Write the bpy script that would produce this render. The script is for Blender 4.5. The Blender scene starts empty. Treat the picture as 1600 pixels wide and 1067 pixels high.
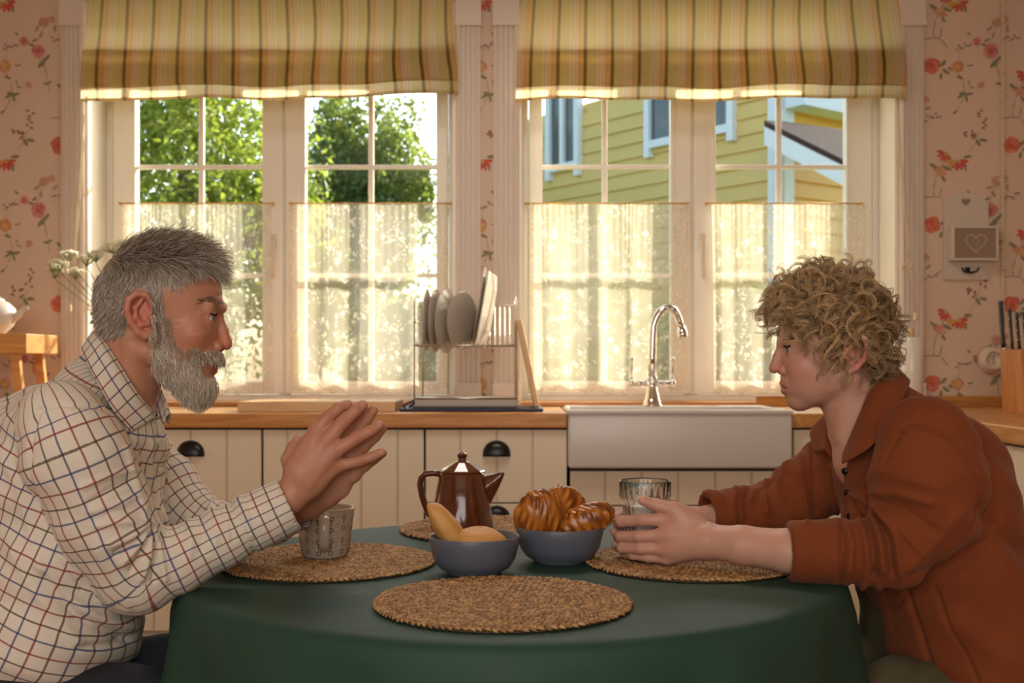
import bpy, bmesh, math, random
import numpy as np
from mathutils import Vector, Matrix
random.seed(7); np.random.seed(7)
PI = math.pi
scene = bpy.context.scene
C = scene.collection

# ------------------------------------------------------------------ camera
FPX, HOR, CZ = 1800.0, 565.0, 1.10          # focal length in px (1600 wide), horizon row, camera height
cam_d = bpy.data.cameras.new('camera'); cam = bpy.data.objects.new('camera', cam_d); C.objects.link(cam)
cam.location = (0, 0, CZ); cam.rotation_euler = (PI/2, 0, 0)
cam_d.sensor_width = 36.0; cam_d.lens = 36.0*FPX/1600.0
cam_d.shift_y = (HOR-533.5)/1600.0
cam_d.clip_start = 0.02; cam_d.clip_end = 300
cam_d.dof.use_dof = True; cam_d.dof.focus_distance = 1.86; cam_d.dof.aperture_fstop = 7.5
scene.camera = cam

# ------------------------------------------------------------------ world, sun, added fill lights, exposure
SUN_DIR = Vector((-0.80, -1.0, -0.62)).normalized()      # direction the sunlight travels
world = bpy.data.worlds.new('sky_world'); scene.world = world; world.use_nodes = True
nt = world.node_tree; nt.nodes.clear()
sky = nt.nodes.new('ShaderNodeTexSky'); sky.sky_type = 'NISHITA'; sky.sun_disc = False
sky.sun_elevation = math.radians(26); sky.sun_rotation = math.radians(38)
sky.air_density = 1.0; sky.dust_density = 2.5; sky.ozone_density = 1.0
bg = nt.nodes.new('ShaderNodeBackground'); bg.inputs['Strength'].default_value = 0.55
wo = nt.nodes.new('ShaderNodeOutputWorld')
nt.links.new(sky.outputs[0], bg.inputs[0]); nt.links.new(bg.outputs[0], wo.inputs[0])
sun_d = bpy.data.lights.new('sun', 'SUN'); sun_d.energy = 11.0; sun_d.angle = math.radians(0.7); sun_d.color = (1.0, 0.91, 0.76)
sun = bpy.data.objects.new('sun', sun_d); C.objects.link(sun)
sun.rotation_euler = SUN_DIR.to_track_quat('-Z', 'Y').to_euler(); sun.location = (6, 12, 8)
def area(name, loc, target, sx, sy, energy, col):
    d = bpy.data.lights.new(name, 'AREA'); d.shape = 'RECTANGLE'; d.size = sx; d.size_y = sy; d.energy = energy; d.color = col
    o = bpy.data.objects.new(name, d); C.objects.link(o); o.location = loc
    o.rotation_euler = (Vector(target)-Vector(loc)).to_track_quat('-Z', 'Y').to_euler(); return o
area('rear_fill_light', (-0.3, -1.45, 1.75), (0.0, 3.0, 1.0), 2.6, 1.5, 52, (1.0, 0.97, 0.93))  # added soft fill behind the camera; the rear wall has no window
area('overhead_fill_light', (0.0, 3.3, 2.72), (0.0, 3.3, 0.0), 0.7, 0.7, 15, (1.0, 0.93, 0.84))  # added overhead fill to brighten the window wall; no lamp hangs here
vs = scene.view_settings
vs.view_transform = 'Standard'; vs.look = 'None'; vs.gamma = 1.0; vs.use_curve_mapping = False
vs.exposure = 0.12
scene.display_settings.display_device = 'sRGB'
scene.cycles.max_bounces = 8; scene.cycles.diffuse_bounces = 4; scene.cycles.transparent_max_bounces = 16
scene.cycles.transmission_bounces = 8; scene.cycles.sample_clamp_indirect = 6.0

# ------------------------------------------------------------------ helpers
def at(px, py, Y):
    """point at depth Y seen at photograph pixel (px, py)"""
    return Vector(((px-800.0)/FPX*Y, Y, CZ-(py-HOR)/FPX*Y))
def srgb(r, g, b):
    f = lambda c: (c/255/12.92) if c/255 <= 0.04045 else ((c/255+0.055)/1.055)**2.4
    return (f(r), f(g), f(b), 1.0)

class MB:
    """collects polygons, then builds ONE mesh object"""
    def __init__(s): s.v = []; s.f = []; s.col = []; s.cur = (1, 1, 1, 1); s.smooth = []
    def add(s, vs, fs, smooth=False):
        n = len(s.v); s.v += [tuple(p) for p in vs]; s.col += [s.cur]*len(vs)
        s.f += [tuple(i+n for i in f) for f in fs]; s.smooth += [smooth]*len(fs); return s
    def box(s, x0, x1, y0, y1, z0, z1, b=0.0):
        if x0 > x1: x0, x1 = x1, x0
        if y0 > y1: y0, y1 = y1, y0
        if z0 > z1: z0, z1 = z1, z0
        b = min(b, (x1-x0)*.45, (y1-y0)*.45, (z1-z0)*.45)
        if b <= 0:
            vs = [(x, y, z) for x in (x0, x1) for y in (y0, y1) for z in (z0, z1)]
            return s.add(vs, [(0,1,3,2),(4,6,7,5),(0,4,5,1),(2,3,7,6),(0,2,6,4),(1,5,7,3)])
        bm = bmesh.new(); bmesh.ops.create_cube(bm, size=1)
        for v in bm.verts:
            v.co = ((x0+x1)/2+v.co.x*(x1-x0), (y0+y1)/2+v.co.y*(y1-y0), (z0+z1)/2+v.co.z*(z1-z0))
        bmesh.ops.bevel(bm, geom=bm.edges[:], offset=b, segments=2, affect='EDGES', profile=0.6)
        return s.addbm(bm)
    def addbm(s, bm, M=None, smooth=False):
        bm.verts.ensure_lookup_table(); bm.verts.index_update()
        vs = [(M @ v.co if M else v.co.copy()) for v in bm.verts]
        fs = [[v.index for v in f.verts] for f in bm.faces]; bm.free(); return s.add(vs, fs, smooth)
    def tube(s, pts, r, n=8, closed=False, cap=True, smooth=True, flat=None):
        pts = [Vector(p) for p in pts]; m = len(pts); rs = r if hasattr(r, '__len__') else [r]*m
        rings = []; up = None
        for i, p in enumerate(pts):
            a = pts[(i-1) % m] if (closed or i > 0) else p; c = pts[(i+1) % m] if (closed or i < m-1) else p
            t = (c-a).normalized()
            if up is None:
                up = Vector((0, 0, 1)) if abs(t.z) < .9 else Vector((1, 0, 0))
            u = (up-t*up.dot(t)).normalized(); w = t.cross(u); up = u
            fx = flat if flat else (1, 1)
            rings.append([p+(u*math.cos(2*PI*k/n)*fx[0]+w*math.sin(2*PI*k/n)*fx[1])*rs[i] for k in range(n)])
        vs = [q for rg in rings for q in rg]; fs = []
        for i in range(m if closed else m-1):
            j = (i+1) % m
            for k in range(n): fs.append((i*n+k, i*n+(k+1) % n, j*n+(k+1) % n, j*n+k))
        if cap and not closed:
            fs.append(tuple(range(n-1, -1, -1))); fs.append(tuple((m-1)*n+k for k in range(n)))
        return s.add(vs, fs, smooth)
    def lathe(s, prof, cx=0, cy=0, n=32, smooth=True, cz=0, rib=None):
        vs = []; fs = []; m = len(prof)
        for (r, z) in prof:
            for k in range(n):
                rr = r*(rib(k, z) if rib else 1)
                vs.append((cx+rr*math.cos(2*PI*k/n), cy+rr*math.sin(2*PI*k/n), cz+z))
        for i in range(m-1):
            for k in range(n):
                a, b = i*n+k, i*n+(k+1) % n; fs.append((a, b, b+n, a+n))
        return s.add(vs, fs, smooth)
    def prism(s, poly, d0, d1, axis='y', smooth=False):
        """poly: 2D points; extruded along an axis. axis y: poly=(x,z); x: (y,z); z: (x,y)"""
        n = len(poly)
        def P(a, b, d): return {'y': (a, d, b), 'x': (d, a, b), 'z': (a, b, d)}[axis]
        vs = [P(a, b, d0) for a, b in poly]+[P(a, b, d1) for a, b in poly]
        fs = [tuple(range(n-1, -1, -1)), tuple(range(n, 2*n))]+[(i, (i+1) % n, n+(i+1) % n, n+i) for i in range(n)]
        return s.add(vs, fs, smooth)
    def grid(s, nu, nv, fn, smooth=True):
        vs = [fn(i/(nu-1), j/(nv-1)) for j in range(nv) for i in range(nu)]
        fs = [(j*nu+i, j*nu+i+1, (j+1)*nu+i+1, (j+1)*nu+i) for j in range(nv-1) for i in range(nu-1)]
        return s.add(vs, fs, smooth)
    def mesh(s, name, material, recalc=True, usecol=False):
        me = bpy.data.meshes.new(name); me.from_pydata(s.v, [], s.f)
        if usecol:
            a = me.color_attributes.new('col', 'FLOAT_COLOR', 'POINT'); a.data.foreach_set('color', np.array(s.col, dtype=np.float32).ravel())
        me.polygons.foreach_set('use_smooth', s.smooth)
        if recalc:
            bm = bmesh.new(); bm.from_mesh(me); bmesh.ops.recalc_face_normals(bm, faces=bm.faces[:]); bm.to_mesh(me); bm.free()
        me.update()
        if material: me.materials.append(material)
        return me
    def build(s, name, material, parent=None, recalc=True, usecol=False):
        return link(name, s.mesh(name, material, recalc, usecol), parent)

def link(name, data, parent=None):
    o = bpy.data.objects.new(name, data); C.objects.link(o)
    if parent is not None:
        o.parent = parent
        o.matrix_parent_inverse = Matrix.Identity(4)
        pm = world_of(parent); o.matrix_basis = pm.inverted()
    return o
def world_of(o):
    m = o.matrix_basis.copy()
    while o.parent: o = o.parent; m = o.matrix_basis @ m
    return m
def tag(o, label=None, cat=None, group=None, kind=None):
    if label: o['label'] = label
    if cat: o['category'] = cat
    if group: o['group'] = group
    if kind: o['kind'] = kind
    return o
def thing(name, loc, label, cat, group=None, kind=None):
    o = bpy.data.objects.new(name, None); C.objects.link(o); o.location = loc; o.empty_display_size = .05
    return tag(o, label, cat, group, kind)
def copy_tree(o, parent=None):
    c = o.copy(); C.objects.link(c); c.parent = parent
    for ch in [k for k in bpy.data.objects if k.parent == o]: copy_tree(ch, c)
    return c

# ------------------------------------------------------------------ materials
class NT:
    def __init__(s, m): s.t = m.node_tree
    def n(s, typ, **kw):
        nd = s.t.nodes.new(typ)
        for k, v in kw.items():
            if k == 'inp':
                for a, b in v.items():
                    if isinstance(b, bpy.types.NodeSocket): s.t.links.new(b, nd.inputs[a])
                    else: nd.inputs[a].default_value = b
            else: setattr(nd, k, v)
        return nd
    def l(s, a, b): s.t.links.new(a, b)
    def math(s, op, a, b=None, c=None):
        nd = s.t.nodes.new('ShaderNodeMath'); nd.operation = op
        for i, x in enumerate((a, b, c)):
            if x is None: continue
            if isinstance(x, bpy.types.NodeSocket): s.t.links.new(x, nd.inputs[i])
            else: nd.inputs[i].default_value = x
        return nd.outputs[0]
    def mix(s, fac, a, b, blend='MIX'):
        nd = s.t.nodes.new('ShaderNodeMix'); nd.data_type = 'RGBA'; nd.blend_type = blend
        for i, x in ((0, fac), (6, a), (7, b)):
            if isinstance(x, bpy.types.NodeSocket): s.t.links.new(x, nd.inputs[i])
            else: nd.inputs[i].default_value = x
        return nd.outputs[2]
    def ramp(s, fac, stops, interp='LINEAR'):
        nd = s.t.nodes.new('ShaderNodeValToRGB'); cr = nd.color_ramp; cr.interpolation = interp
        while len(cr.elements) < len(stops): cr.elements.new(0.5)
        for e, (p, c) in zip(cr.elements, stops): e.position = p; e.color = c
        s.t.links.new(fac, nd.inputs[0]); return nd.outputs[0]
def newmat(name):
    m = bpy.data.materials.new(name); m.use_nodes = True
    return m, NT(m), m.node_tree.nodes['Principled BSDF']
def plain(name, col, rough=.5, metal=0, var=.06, scale=30, bump=0, bscale=200, coat=0, spec=.5, sss=0, sheen=0):
    m, t, p = newmat(name)
    tc = t.n('ShaderNodeTexCoord').outputs['Object']
    nz = t.n('ShaderNodeTexNoise', inp={'Vector': tc, 'Scale': scale, 'Detail': 4.0})
    lo = tuple(c*(1-var) for c in col[:3])+(1,); hi = tuple(min(1, c*(1+var)) for c in col[:3])+(1,)
    t.l(t.mix(nz.outputs[0], lo, hi), p.inputs['Base Color'])
    p.inputs['Roughness'].default_value = rough; p.inputs['Metallic'].default_value = metal
    p.inputs['Coat Weight'].default_value = coat; p.inputs['Specular IOR Level'].default_value = spec
    if sss: p.inputs['Subsurface Weight'].default_value = sss; p.inputs['Subsurface Radius'].default_value = (.01, .004, .002); p.inputs['Subsurface Scale'].default_value = .5
    if sheen: p.inputs['Sheen Weight'].default_value = sheen
    if bump:
        n2 = t.n('ShaderNodeTexNoise', inp={'Vector': tc, 'Scale': bscale, 'Detail': 3.0})
        b = t.n('ShaderNodeBump', inp={'Strength': bump, 'Distance': .002, 'Height': n2.outputs[0]}); t.l(b.outputs[0], p.inputs['Normal'])
    return m
def wood(name, c1, c2, axis=0, scale=14, rough=.38, stretch=9):
    m, t, p = newmat(name)
    tc = t.n('ShaderNodeTexCoord').outputs['Object']
    sc = [scale*3]*3; sc[axis] = scale*3/stretch
    mp = t.n('ShaderNodeMapping', inp={'Vector': tc, 'Scale': tuple(sc)})
    nz = t.n('ShaderNodeTexNoise', inp={'Vector': mp.outputs[0], 'Scale': 1.0, 'Detail': 6.0, 'Distortion': 1.2})
    n2 = t.n('ShaderNodeTexNoise', inp={'Vector': mp.outputs[0], 'Scale': 5.0, 'Detail': 3.0})
    f = t.math('ADD', t.math('MULTIPLY', nz.outputs[0], .75), t.math('MULTIPLY', n2.outputs[0], .25))
    t.l(t.ramp(f, [(.32, c1), (.5, tuple((a+b)/2 for a, b in zip(c1, c2))), (.66, c2)]), p.inputs['Base Color'])
    p.inputs['Roughness'].default_value = rough
    return m
def colattr(name, rough=.6, spec=.3, attr='col', sss=0, bump=0, bscale=400, sheen=0):
    m, t, p = newmat(name)
    a = t.n('ShaderNodeAttribute', attribute_name=attr); t.l(a.outputs[0], p.inputs['Base Color'])
    p.inputs['Roughness'].default_value = rough; p.inputs['Specular IOR Level'].default_value = spec
    if sheen: p.inputs['Sheen Weight'].default_value = sheen
    if sss:
        p.inputs['Subsurface Weight'].default_value = sss; p.inputs['Subsurface Radius'].default_value = (.012, .004, .002); p.inputs['Subsurface Scale'].default_value = .6
    if bump:
        tc = t.n('ShaderNodeTexCoord').outputs['Object']
        n2 = t.n('ShaderNodeTexNoise', inp={'Vector': tc, 'Scale': bscale, 'Detail': 4.0})
        b = t.n('ShaderNodeBump', inp={'Strength': bump, 'Distance': .001, 'Height': n2.outputs[0]}); t.l(b.outputs[0], p.inputs['Normal'])
    return m
def glassy(name, tint=(1, 1, 1, 1), gl=.06, rough=0.0):
    """thin window glass: mostly see-through, a little mirror"""
    m, t, p = newmat(name); t.t.nodes.remove(p)
    tr = t.n('ShaderNodeBsdfTransparent', inp={'Color': tint}); g = t.n('ShaderNodeBsdfGlossy', inp={'Roughness': rough})
    fr = t.n('ShaderNodeLayerWeight', inp={'Blend': .5}); mx = t.n('ShaderNodeMixShader', inp={0: t.math('ADD', gl*.5, t.math('MULTIPLY', t.math('POWER', fr.outputs['Facing'], 5.0), .45))})
    t.l(tr.outputs[0], mx.inputs[1]); t.l(g.outputs[0], mx.inputs[2])
    t.l(mx.outputs[0], t.t.nodes['Material Output'].inputs[0]); return m

M = {}
M['paint'] = plain('cream_trim_paint', srgb(226, 212, 196), .42, var=.02, scale=6)
M['frame'] = plain('cream_window_frame_paint', srgb(242, 236, 222), .35, var=.02, scale=6)
M['ceil'] = plain('ceiling_paint', srgb(225, 205, 180), .8)
M['floor'] = wood('floor_boards', srgb(120, 75, 40), srgb(160, 105, 60), 1, 8)
M['counter'] = wood('oiled_pine_worktop', srgb(170, 108, 46), srgb(210, 152, 82), 0, 10, .3, 10)
M['counter_r'] = wood('oiled_pine_worktop_side', srgb(170, 108, 46), srgb(210, 152, 82), 1, 10, .3, 10)
M['cab'] = plain('cream_cabinet_paint', srgb(226, 212, 184), .45, var=.025, scale=8)
M['carc'] = plain('dark_cabinet_gap', srgb(70, 58, 44), .7)
M['black'] = plain('black_iron', srgb(22, 20, 18), .32, .3, var=.2)
M['blackp'] = plain('black_plastic', srgb(20, 20, 20), .35)
M['ceramic'] = plain('white_glazed_ceramic', srgb(206, 198, 190), .32, var=.015)
M['chrome'] = plain('polished_chrome', (.72, .70, .66, 1), .09, 1.0, var=.02)
M['steel'] = plain('brushed_steel_wire', (.55, .50, .42, 1), .28, 1.0, var=.05)
M['brass'] = plain('brass', srgb(214, 160, 60), .3, 1.0, var=.05)
M['plate'] = plain('grey_stoneware', srgb(176, 164, 148), .3, var=.03)
M['platew'] = plain('white_plate', srgb(232, 226, 214), .18, var=.02)
M['navy'] = plain('navy_tray', srgb(34, 40, 66), .5)
M['beech'] = wood('pale_beech', srgb(206, 164, 116), srgb(226, 190, 142), 0, 12, .5, 8)
M['beechz'] = wood('pale_beech_upright', srgb(206, 164, 116), srgb(226, 190, 142), 2, 12, .5, 8)
M['pinez'] = wood('knife_block_wood', srgb(176, 108, 52), srgb(208, 142, 80), 2, 10, .4, 10)
M['pine'] = wood('honey_pine', srgb(186, 122, 56), srgb(220, 160, 84), 0, 10, .45, 10)
M['cord'] = plain('cream_cord', srgb(224, 206, 170), .8)
M['pane'] = glassy('window_glass', (.97, .985, .975, 1), .055)
M['porc'] = plain('aged_porcelain', srgb(222, 206, 184), .3)
# ================================================================== THE SETTING
YW = 4.88                      # room face of the window wall
YF = 5.10                      # plane of the window frames
wx = lambda px: (px-800)/FPX*YW
wz = lambda py: CZ-(py-HOR)/FPX*YW
XL, XR, YB, ZC = -2.6, 2.24, -1.6, 2.86
W1 = (wx(133), wx(712)); W2 = (wx(811), wx(1403)); WZ0, WZ1 = wz(630), 2.62

def wallpaper_mat():
    m, t, p = newmat('peach_wallpaper')
    tc = t.n('ShaderNodeTexCoord').outputs['Object']
    nz = t.n('ShaderNodeTexNoise', inp={'Vector': tc, 'Scale': 3.0, 'Detail': 3.0})
    t.l(t.mix(nz.outputs[0], srgb(212, 186, 162), srgb(220, 196, 174)), p.inputs['Base Color'])
    p.inputs['Roughness'].default_value = .75
    n2 = t.n('ShaderNodeTexNoise', inp={'Vector': tc, 'Scale': 300.0})
    b = t.n('ShaderNodeBump', inp={'Strength': .15, 'Distance': .001, 'Height': n2.outputs[0]}); t.l(b.outputs[0], p.inputs['Normal'])
    return m
M['wall'] = wallpaper_mat()
wb = MB(); T = YW+.30
wb.box(XL-.3, W1[0], YW, T, 0, ZC); wb.box(W1[1], W2[0], YW, T, 0, ZC); wb.box(W2[1], XR+.3, YW, T, 0, ZC)
for a in (W1, W2): wb.box(a[0], a[1], YW, T, 0, WZ0); wb.box(a[0], a[1], YW, T, WZ1, ZC)
wall_back = tag(wb.build('wall_back', M['wall']), kind='structure')
tag(MB().box(XL-.2, XL, YB-.2, YW, 0, ZC).build('wall_left', M['wall']), kind='structure')
tag(MB().box(XR, XR+.2, YB-.2, YW, 0, ZC).build('wall_right', M['wall']), kind='structure')
tag(MB().box(XL-.2, XR+.2, YB-.2, YB, 0, ZC).build('wall_rear', M['wall']), kind='structure')
tag(MB().box(XL-.3, XR+.3, YB-.2, T, -.1, 0).build('floor', M['floor']), kind='structure')
tag(MB().box(XL-.3, XR+.3, YB-.2, T, ZC, ZC+.1).build('ceiling', M['ceil']), kind='structure')

# ---- floral print of the wallpaper (flat print lying on the paper)
M['print'] = colattr('wallpaper_print', .75, .2)
pr = MB(); _dy = [0]
def petal(px, py, rx, ry, ang, col, n=8, wob=.12):
    _dy[0] += 1; y = YW-.0004-(_dy[0] % 200)*.000006
    pr.cur = srgb(*mixc(col, (206, 178, 152), .34)); c, s = math.cos(ang), math.sin(ang); pts = []
    for k in range(n):
        a = 2*PI*k/n; f = 1+random.uniform(-wob, wob); u, v = rx*f*math.cos(a), ry*f*math.sin(a)
        pts.append((wx(px+u*c-v*s), y, wz(py+u*s+v*c)))
    pr.add(pts, [tuple(range(n-1, -1, -1))])
def stroke(pts, w, col):
    for (x0, y0), (x1, y1) in zip(pts[:-1], pts[1:]):
        L = math.hypot(x1-x0, y1-y0); petal((x0+x1)/2, (y0+y1)/2, L/2+.5, w, math.atan2(y1-y0, x1-x0), col, 6, .05)
def jit(c, d=12): return tuple(max(0, min(255, int(x+random.uniform(-d, d)))) for x in c)
def mixc(a, b, f): return tuple(x+(y-x)*f for x, y in zip(a, b))
def rose(x, y, r, c_out, c_in, fade=0):
    base = (216, 184, 158)
    for ring, n, rr in ((1.0, 8, .62), (.62, 7, .5), (.3, 5, .4)):
        for k in range(n):
            a = 2*PI*k/n+random.uniform(-.3, .3); col = mixc(mixc(c_in, c_out, ring), base, fade)
            petal(x+r*.62*ring*math.cos(a)*random.uniform(.8, 1.2), y+r*.62*ring*math.sin(a)*random.uniform(.8, 1.2), r*rr*.75, r*rr*.5, a+PI/2, jit(mixc(col, random.choice([(240, 205, 180), c_in, (130, 40, 40)]), random.uniform(0, .34)), 14), 9, .2)
    petal(x, y, r*.2, r*.2, 0, mixc(c_in, base, fade))
def leaf(x, y, L, ang, col=(112, 120, 84), fade=0):
    col = mixc(col, (216, 184, 158), fade)
    petal(x, y, L, L*.42, ang, jit(col)); stroke([(x-L*math.cos(ang), y-L*math.sin(ang)), (x+L*.8*math.cos(ang), y+L*.8*math.sin(ang))], .35, mixc(col, (60, 60, 40), .5))
def berries(x, y, col=(126, 84, 92)):
    for k in range(8):
        petal(x+k*3.2-10+random.uniform(-1, 1), y-k*.9+random.uniform(-4, 4), 1.9, 1.6, 0, jit(col))
    stroke([(x-12, y+5), (x-2, y), (x+14, y-6)], .4, (140, 120, 96))
def lily(x, y, r, col, ang):
    for k in range(5):
        a = ang+(k-2)*.62; petal(x+r*.5*math.cos(a), y+r*.5*math.sin(a), r*.62, r*.24, a, jit(col, 18), 8)
    petal(x, y, r*.25, r*.25, 0, (190, 150, 70))
def motif(ax, ay):
    X = lambda d: ax+d
    G, G2 = (112, 118, 84), (138, 136, 98)
    stroke([(X(22), ay+10), (X(38), ay+6), (X(48), ay+22), (X(52), ay+42), (X(44), ay+62), (X(34), ay+78)], .7, G2)
    stroke([(X(46), ay-34), (X(42), ay-18), (X(40), ay)], .5, G2)
    berries(X(48), ay-28, (128, 92, 84))
    for dx, dy, a, L in ((18, -4, -.8, 7), (22, 9, .6, 7), (14, 16, 1.8, 6), (30, 4, 0, 6), (44, 18, .4, 6), (50, 44, .3, 8), (58, 44, -.2, 6), (44, 48, 2.6, 5), (54, 52, 1.4, 5), (36, 72, 2.4, 4)): leaf(X(dx), ay+dy, L, a, G)
    rose(X(0), ay, 14.5, (214, 96, 62), (196, 52, 34)); rose(X(40), ay+1, 10.5, (206, 136, 92), (226, 166, 62))
    leaf(X(58), ay, 3, .2, G); leaf(X(62), ay-1, 3, -.3, G)
    stroke([(X(92), ay-14), (X(103), ay+2), (X(106), ay+22), (X(110), ay+44)], .6, G2); stroke([(X(101), ay-8), (X(104), ay+14)], .6, G2)
    stroke([(X(70), ay-38), (X(82), ay-32), (X(90), ay-24)], .6, G2); stroke([(X(88), ay-30), (X(96), ay-52), (X(101), ay-62)], .5, G2)
    for dx, dy, a, L in ((81, -33, .2, 5), (86, -40, -.6, 5), (100, -6, 1.9, 8), (95, -2, 2.1, 7), (106, -13, -1, 6), (104, 28, .3, 5), (109, 26, -.4, 5), (58, -50, .8, 4)): leaf(X(dx), ay+dy, L, a, G)
    rose(X(92), ay-23, 12.5, (204, 128, 120), (176, 52, 66)); rose(X(70), ay-38, 7.5, (200, 112, 110), (176, 70, 80))
    rose(X(101), ay-68, 9, (190, 130, 108), (176, 108, 90), .35); rose(X(113), ay-72, 7, (190, 130, 108), (176, 108, 90), .45)
    for dx, dy in ((90, -58), (118, -58), (96, -48)): leaf(X(dx), ay+dy, 6, random.uniform(0, 3), (140, 130, 100), .3)
    rose(X(77), ay+30, 6.5, (200, 140, 118), (190, 112, 96), .3); leaf(X(62), ay+33, 5, .4, G, .5); leaf(X(58), ay+26, 4, 1.3, G, .5)
    berries(X(124), ay-41)
    for k in range(7): petal(X(76)+random.uniform(-5, 9), ay+70+k*4.5, 3.2, 2, random.uniform(0, 3), jit((150, 84, 82)))
    for k in range(6): petal(X(58)+random.uniform(-7, 10), ay+104+random.uniform(-7, 7), 3.6, 2, random.uniform(0, 3), jit((140, 72, 76)))
    stroke([(X(76), ay+98), (X(70), ay+118), (X(58), ay+134)], .5, G2); leaf(X(80), ay+116, 7, .1, G); leaf(X(72), ay+120, 7, 1, G); leaf(X(66), ay+112, 5, 2.5, G)
    stroke([(X(20), ay+146), (X(14), ay+160), (X(6), ay+176), (X(2), ay+196), (X(4), ay+206)], .9, G2)
    lily(X(22), ay+137, 13, (200, 62, 48), 2.2); lily(X(42), ay+149, 14, (202, 52, 42), 1.2); lily(X(30), ay+148, 9, (206, 150, 70), 1.6); lily(X(11), ay+168, 12, (210, 142, 110), -1.2)
    for dx, dy, a, L in ((2, 156, .6, 7), (24, 160, .4, 8), (52, 160, 1.2, 5), (56, 142, -.1, 7), (18, 176, 1, 6)): leaf(X(dx), ay+dy, L, a, G)
    stroke([(X(-14), ay+206), (X(4), ay+204), (X(14), ay+206), (X(26), ay+222)], 1.1, G2); stroke([(X(12), ay+205), (X(16), ay+188)], 1.1, G2)
for i in range(-15, 5):
    for j in range(-8, 14):
        ax, ay = 1456+124*i, 103+124*i+248*j
        if -420 < ay < 900 and (ax < 130 or ax > 1290 or 600 < ax < 790): 
            n0 = len(pr.f); motif(ax, ay)
keep = []
for f, in zip(pr.f):
    cxp = sum(pr.v[i][0] for i in f)/len(f); czp = sum(pr.v[i][2] for i in f)/len(f)
    if any(a[0]-.02 < cxp < a[1]+.02 for a in (W1, W2)) or czp < .9 or czp > ZC-.03 or cxp < XL+.03 or cxp > XR-.03: continue
    keep.append(f)
used = sorted({i for f in keep for i in f}); rm = {o: n for n, o in enumerate(used)}
q = MB(); q.v = [pr.v[i] for i in used]; q.col = [pr.col[i] for i in used]; q.f = [tuple(rm[i] for i in f) for f in keep]; q.smooth = [False]*len(keep)
tag(q.build('floral_print', M['print'], wall_back, recalc=False, usecol=True), kind='stuff')
# the same paper on the side walls
for side, X0, sg in (('wall_left', XL, 1), ('wall_right', XR, -1)):
    pr = MB()
    for i in range(-6, 8):
        for j in range(-9, 10):
            ax, ay = 100+124*i, 103+124*i+248*j
            if -420 < ay < 900: motif(ax, ay)
    y00 = wx(-650); V_ = [(X0+sg*(YW-v[1]), YW-.01-(v[0]-y00), v[2]) for v in pr.v]; keep = [f for f in pr.f if all(V_[i][1] < YW-.02 and .05 < V_[i][2] < ZC-.02 for i in f)]
    used = sorted({i for f in keep for i in f}); rm = {o: n for n, o in enumerate(used)}
    q = MB(); q.v = [V_[i] for i in used]; q.col = [pr.col[i] for i in used]; q.f = [tuple(rm[i] for i in f) for f in keep]; q.smooth = [False]*len(keep)
    tag(q.build('floral_print', M['print'], bpy.data.objects[side], recalc=False, usecol=True), kind='stuff')
for px in (1563,):
    MB().box(wx(px)-.0008, wx(px)+.0008, YW-.0012, YW, .9, ZC).build('paper_seam', M['wall'], wall_back)

# ---- fluted casings with corner blocks
def casing(n, px0, px1):
    x0, x1 = wx(px0), wx(px1); w = x1-x0; z0, z1 = wz(598), wz(40)
    prof = [(x0, YW), (x0, YW-.016)]
    nf = 4; mw = w*.10
    for k in range(nf):
        a = x0+mw+(w-2*mw)*k/nf; b = x0+mw+(w-2*mw)*(k+1)/nf; g = (b-a)*.16
        prof.append((a+g*.5, YW-.022))
        for s_ in range(5):
            th = PI*s_/4; prof.append(((a+b)/2-((b-a)/2-g)*math.cos(th), YW-.022+.011*math.sin(th)))
        prof.append((b-g*.5, YW-.022))
    prof += [(x1, YW-.016), (x1, YW)]
    o = tag(MB().prism(prof, z0, z1, 'z').build('trim_%d' % n, M['paint']), kind='structure')
    e = .004
    MB().box(x0-e, x1+e, YW-.030, YW, WZ0-.012, z0, .003).build('plinth_block', M['paint'], o)
    MB().box(x0-e, x1+e, YW-.030, YW, z1, wz(2), .003).build('corner_block', M['paint'], o)
    MB().box(x0-e-.003, x1+e+.003, YW-.036, YW, z1-.008, z1+.004, .003).build('block_moulding', M['paint'], o)
for n, (a, b) in enumerate(((97, 133), (713, 751), (771, 810), (1405, 1442))): casing(n+1, a, b)

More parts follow.
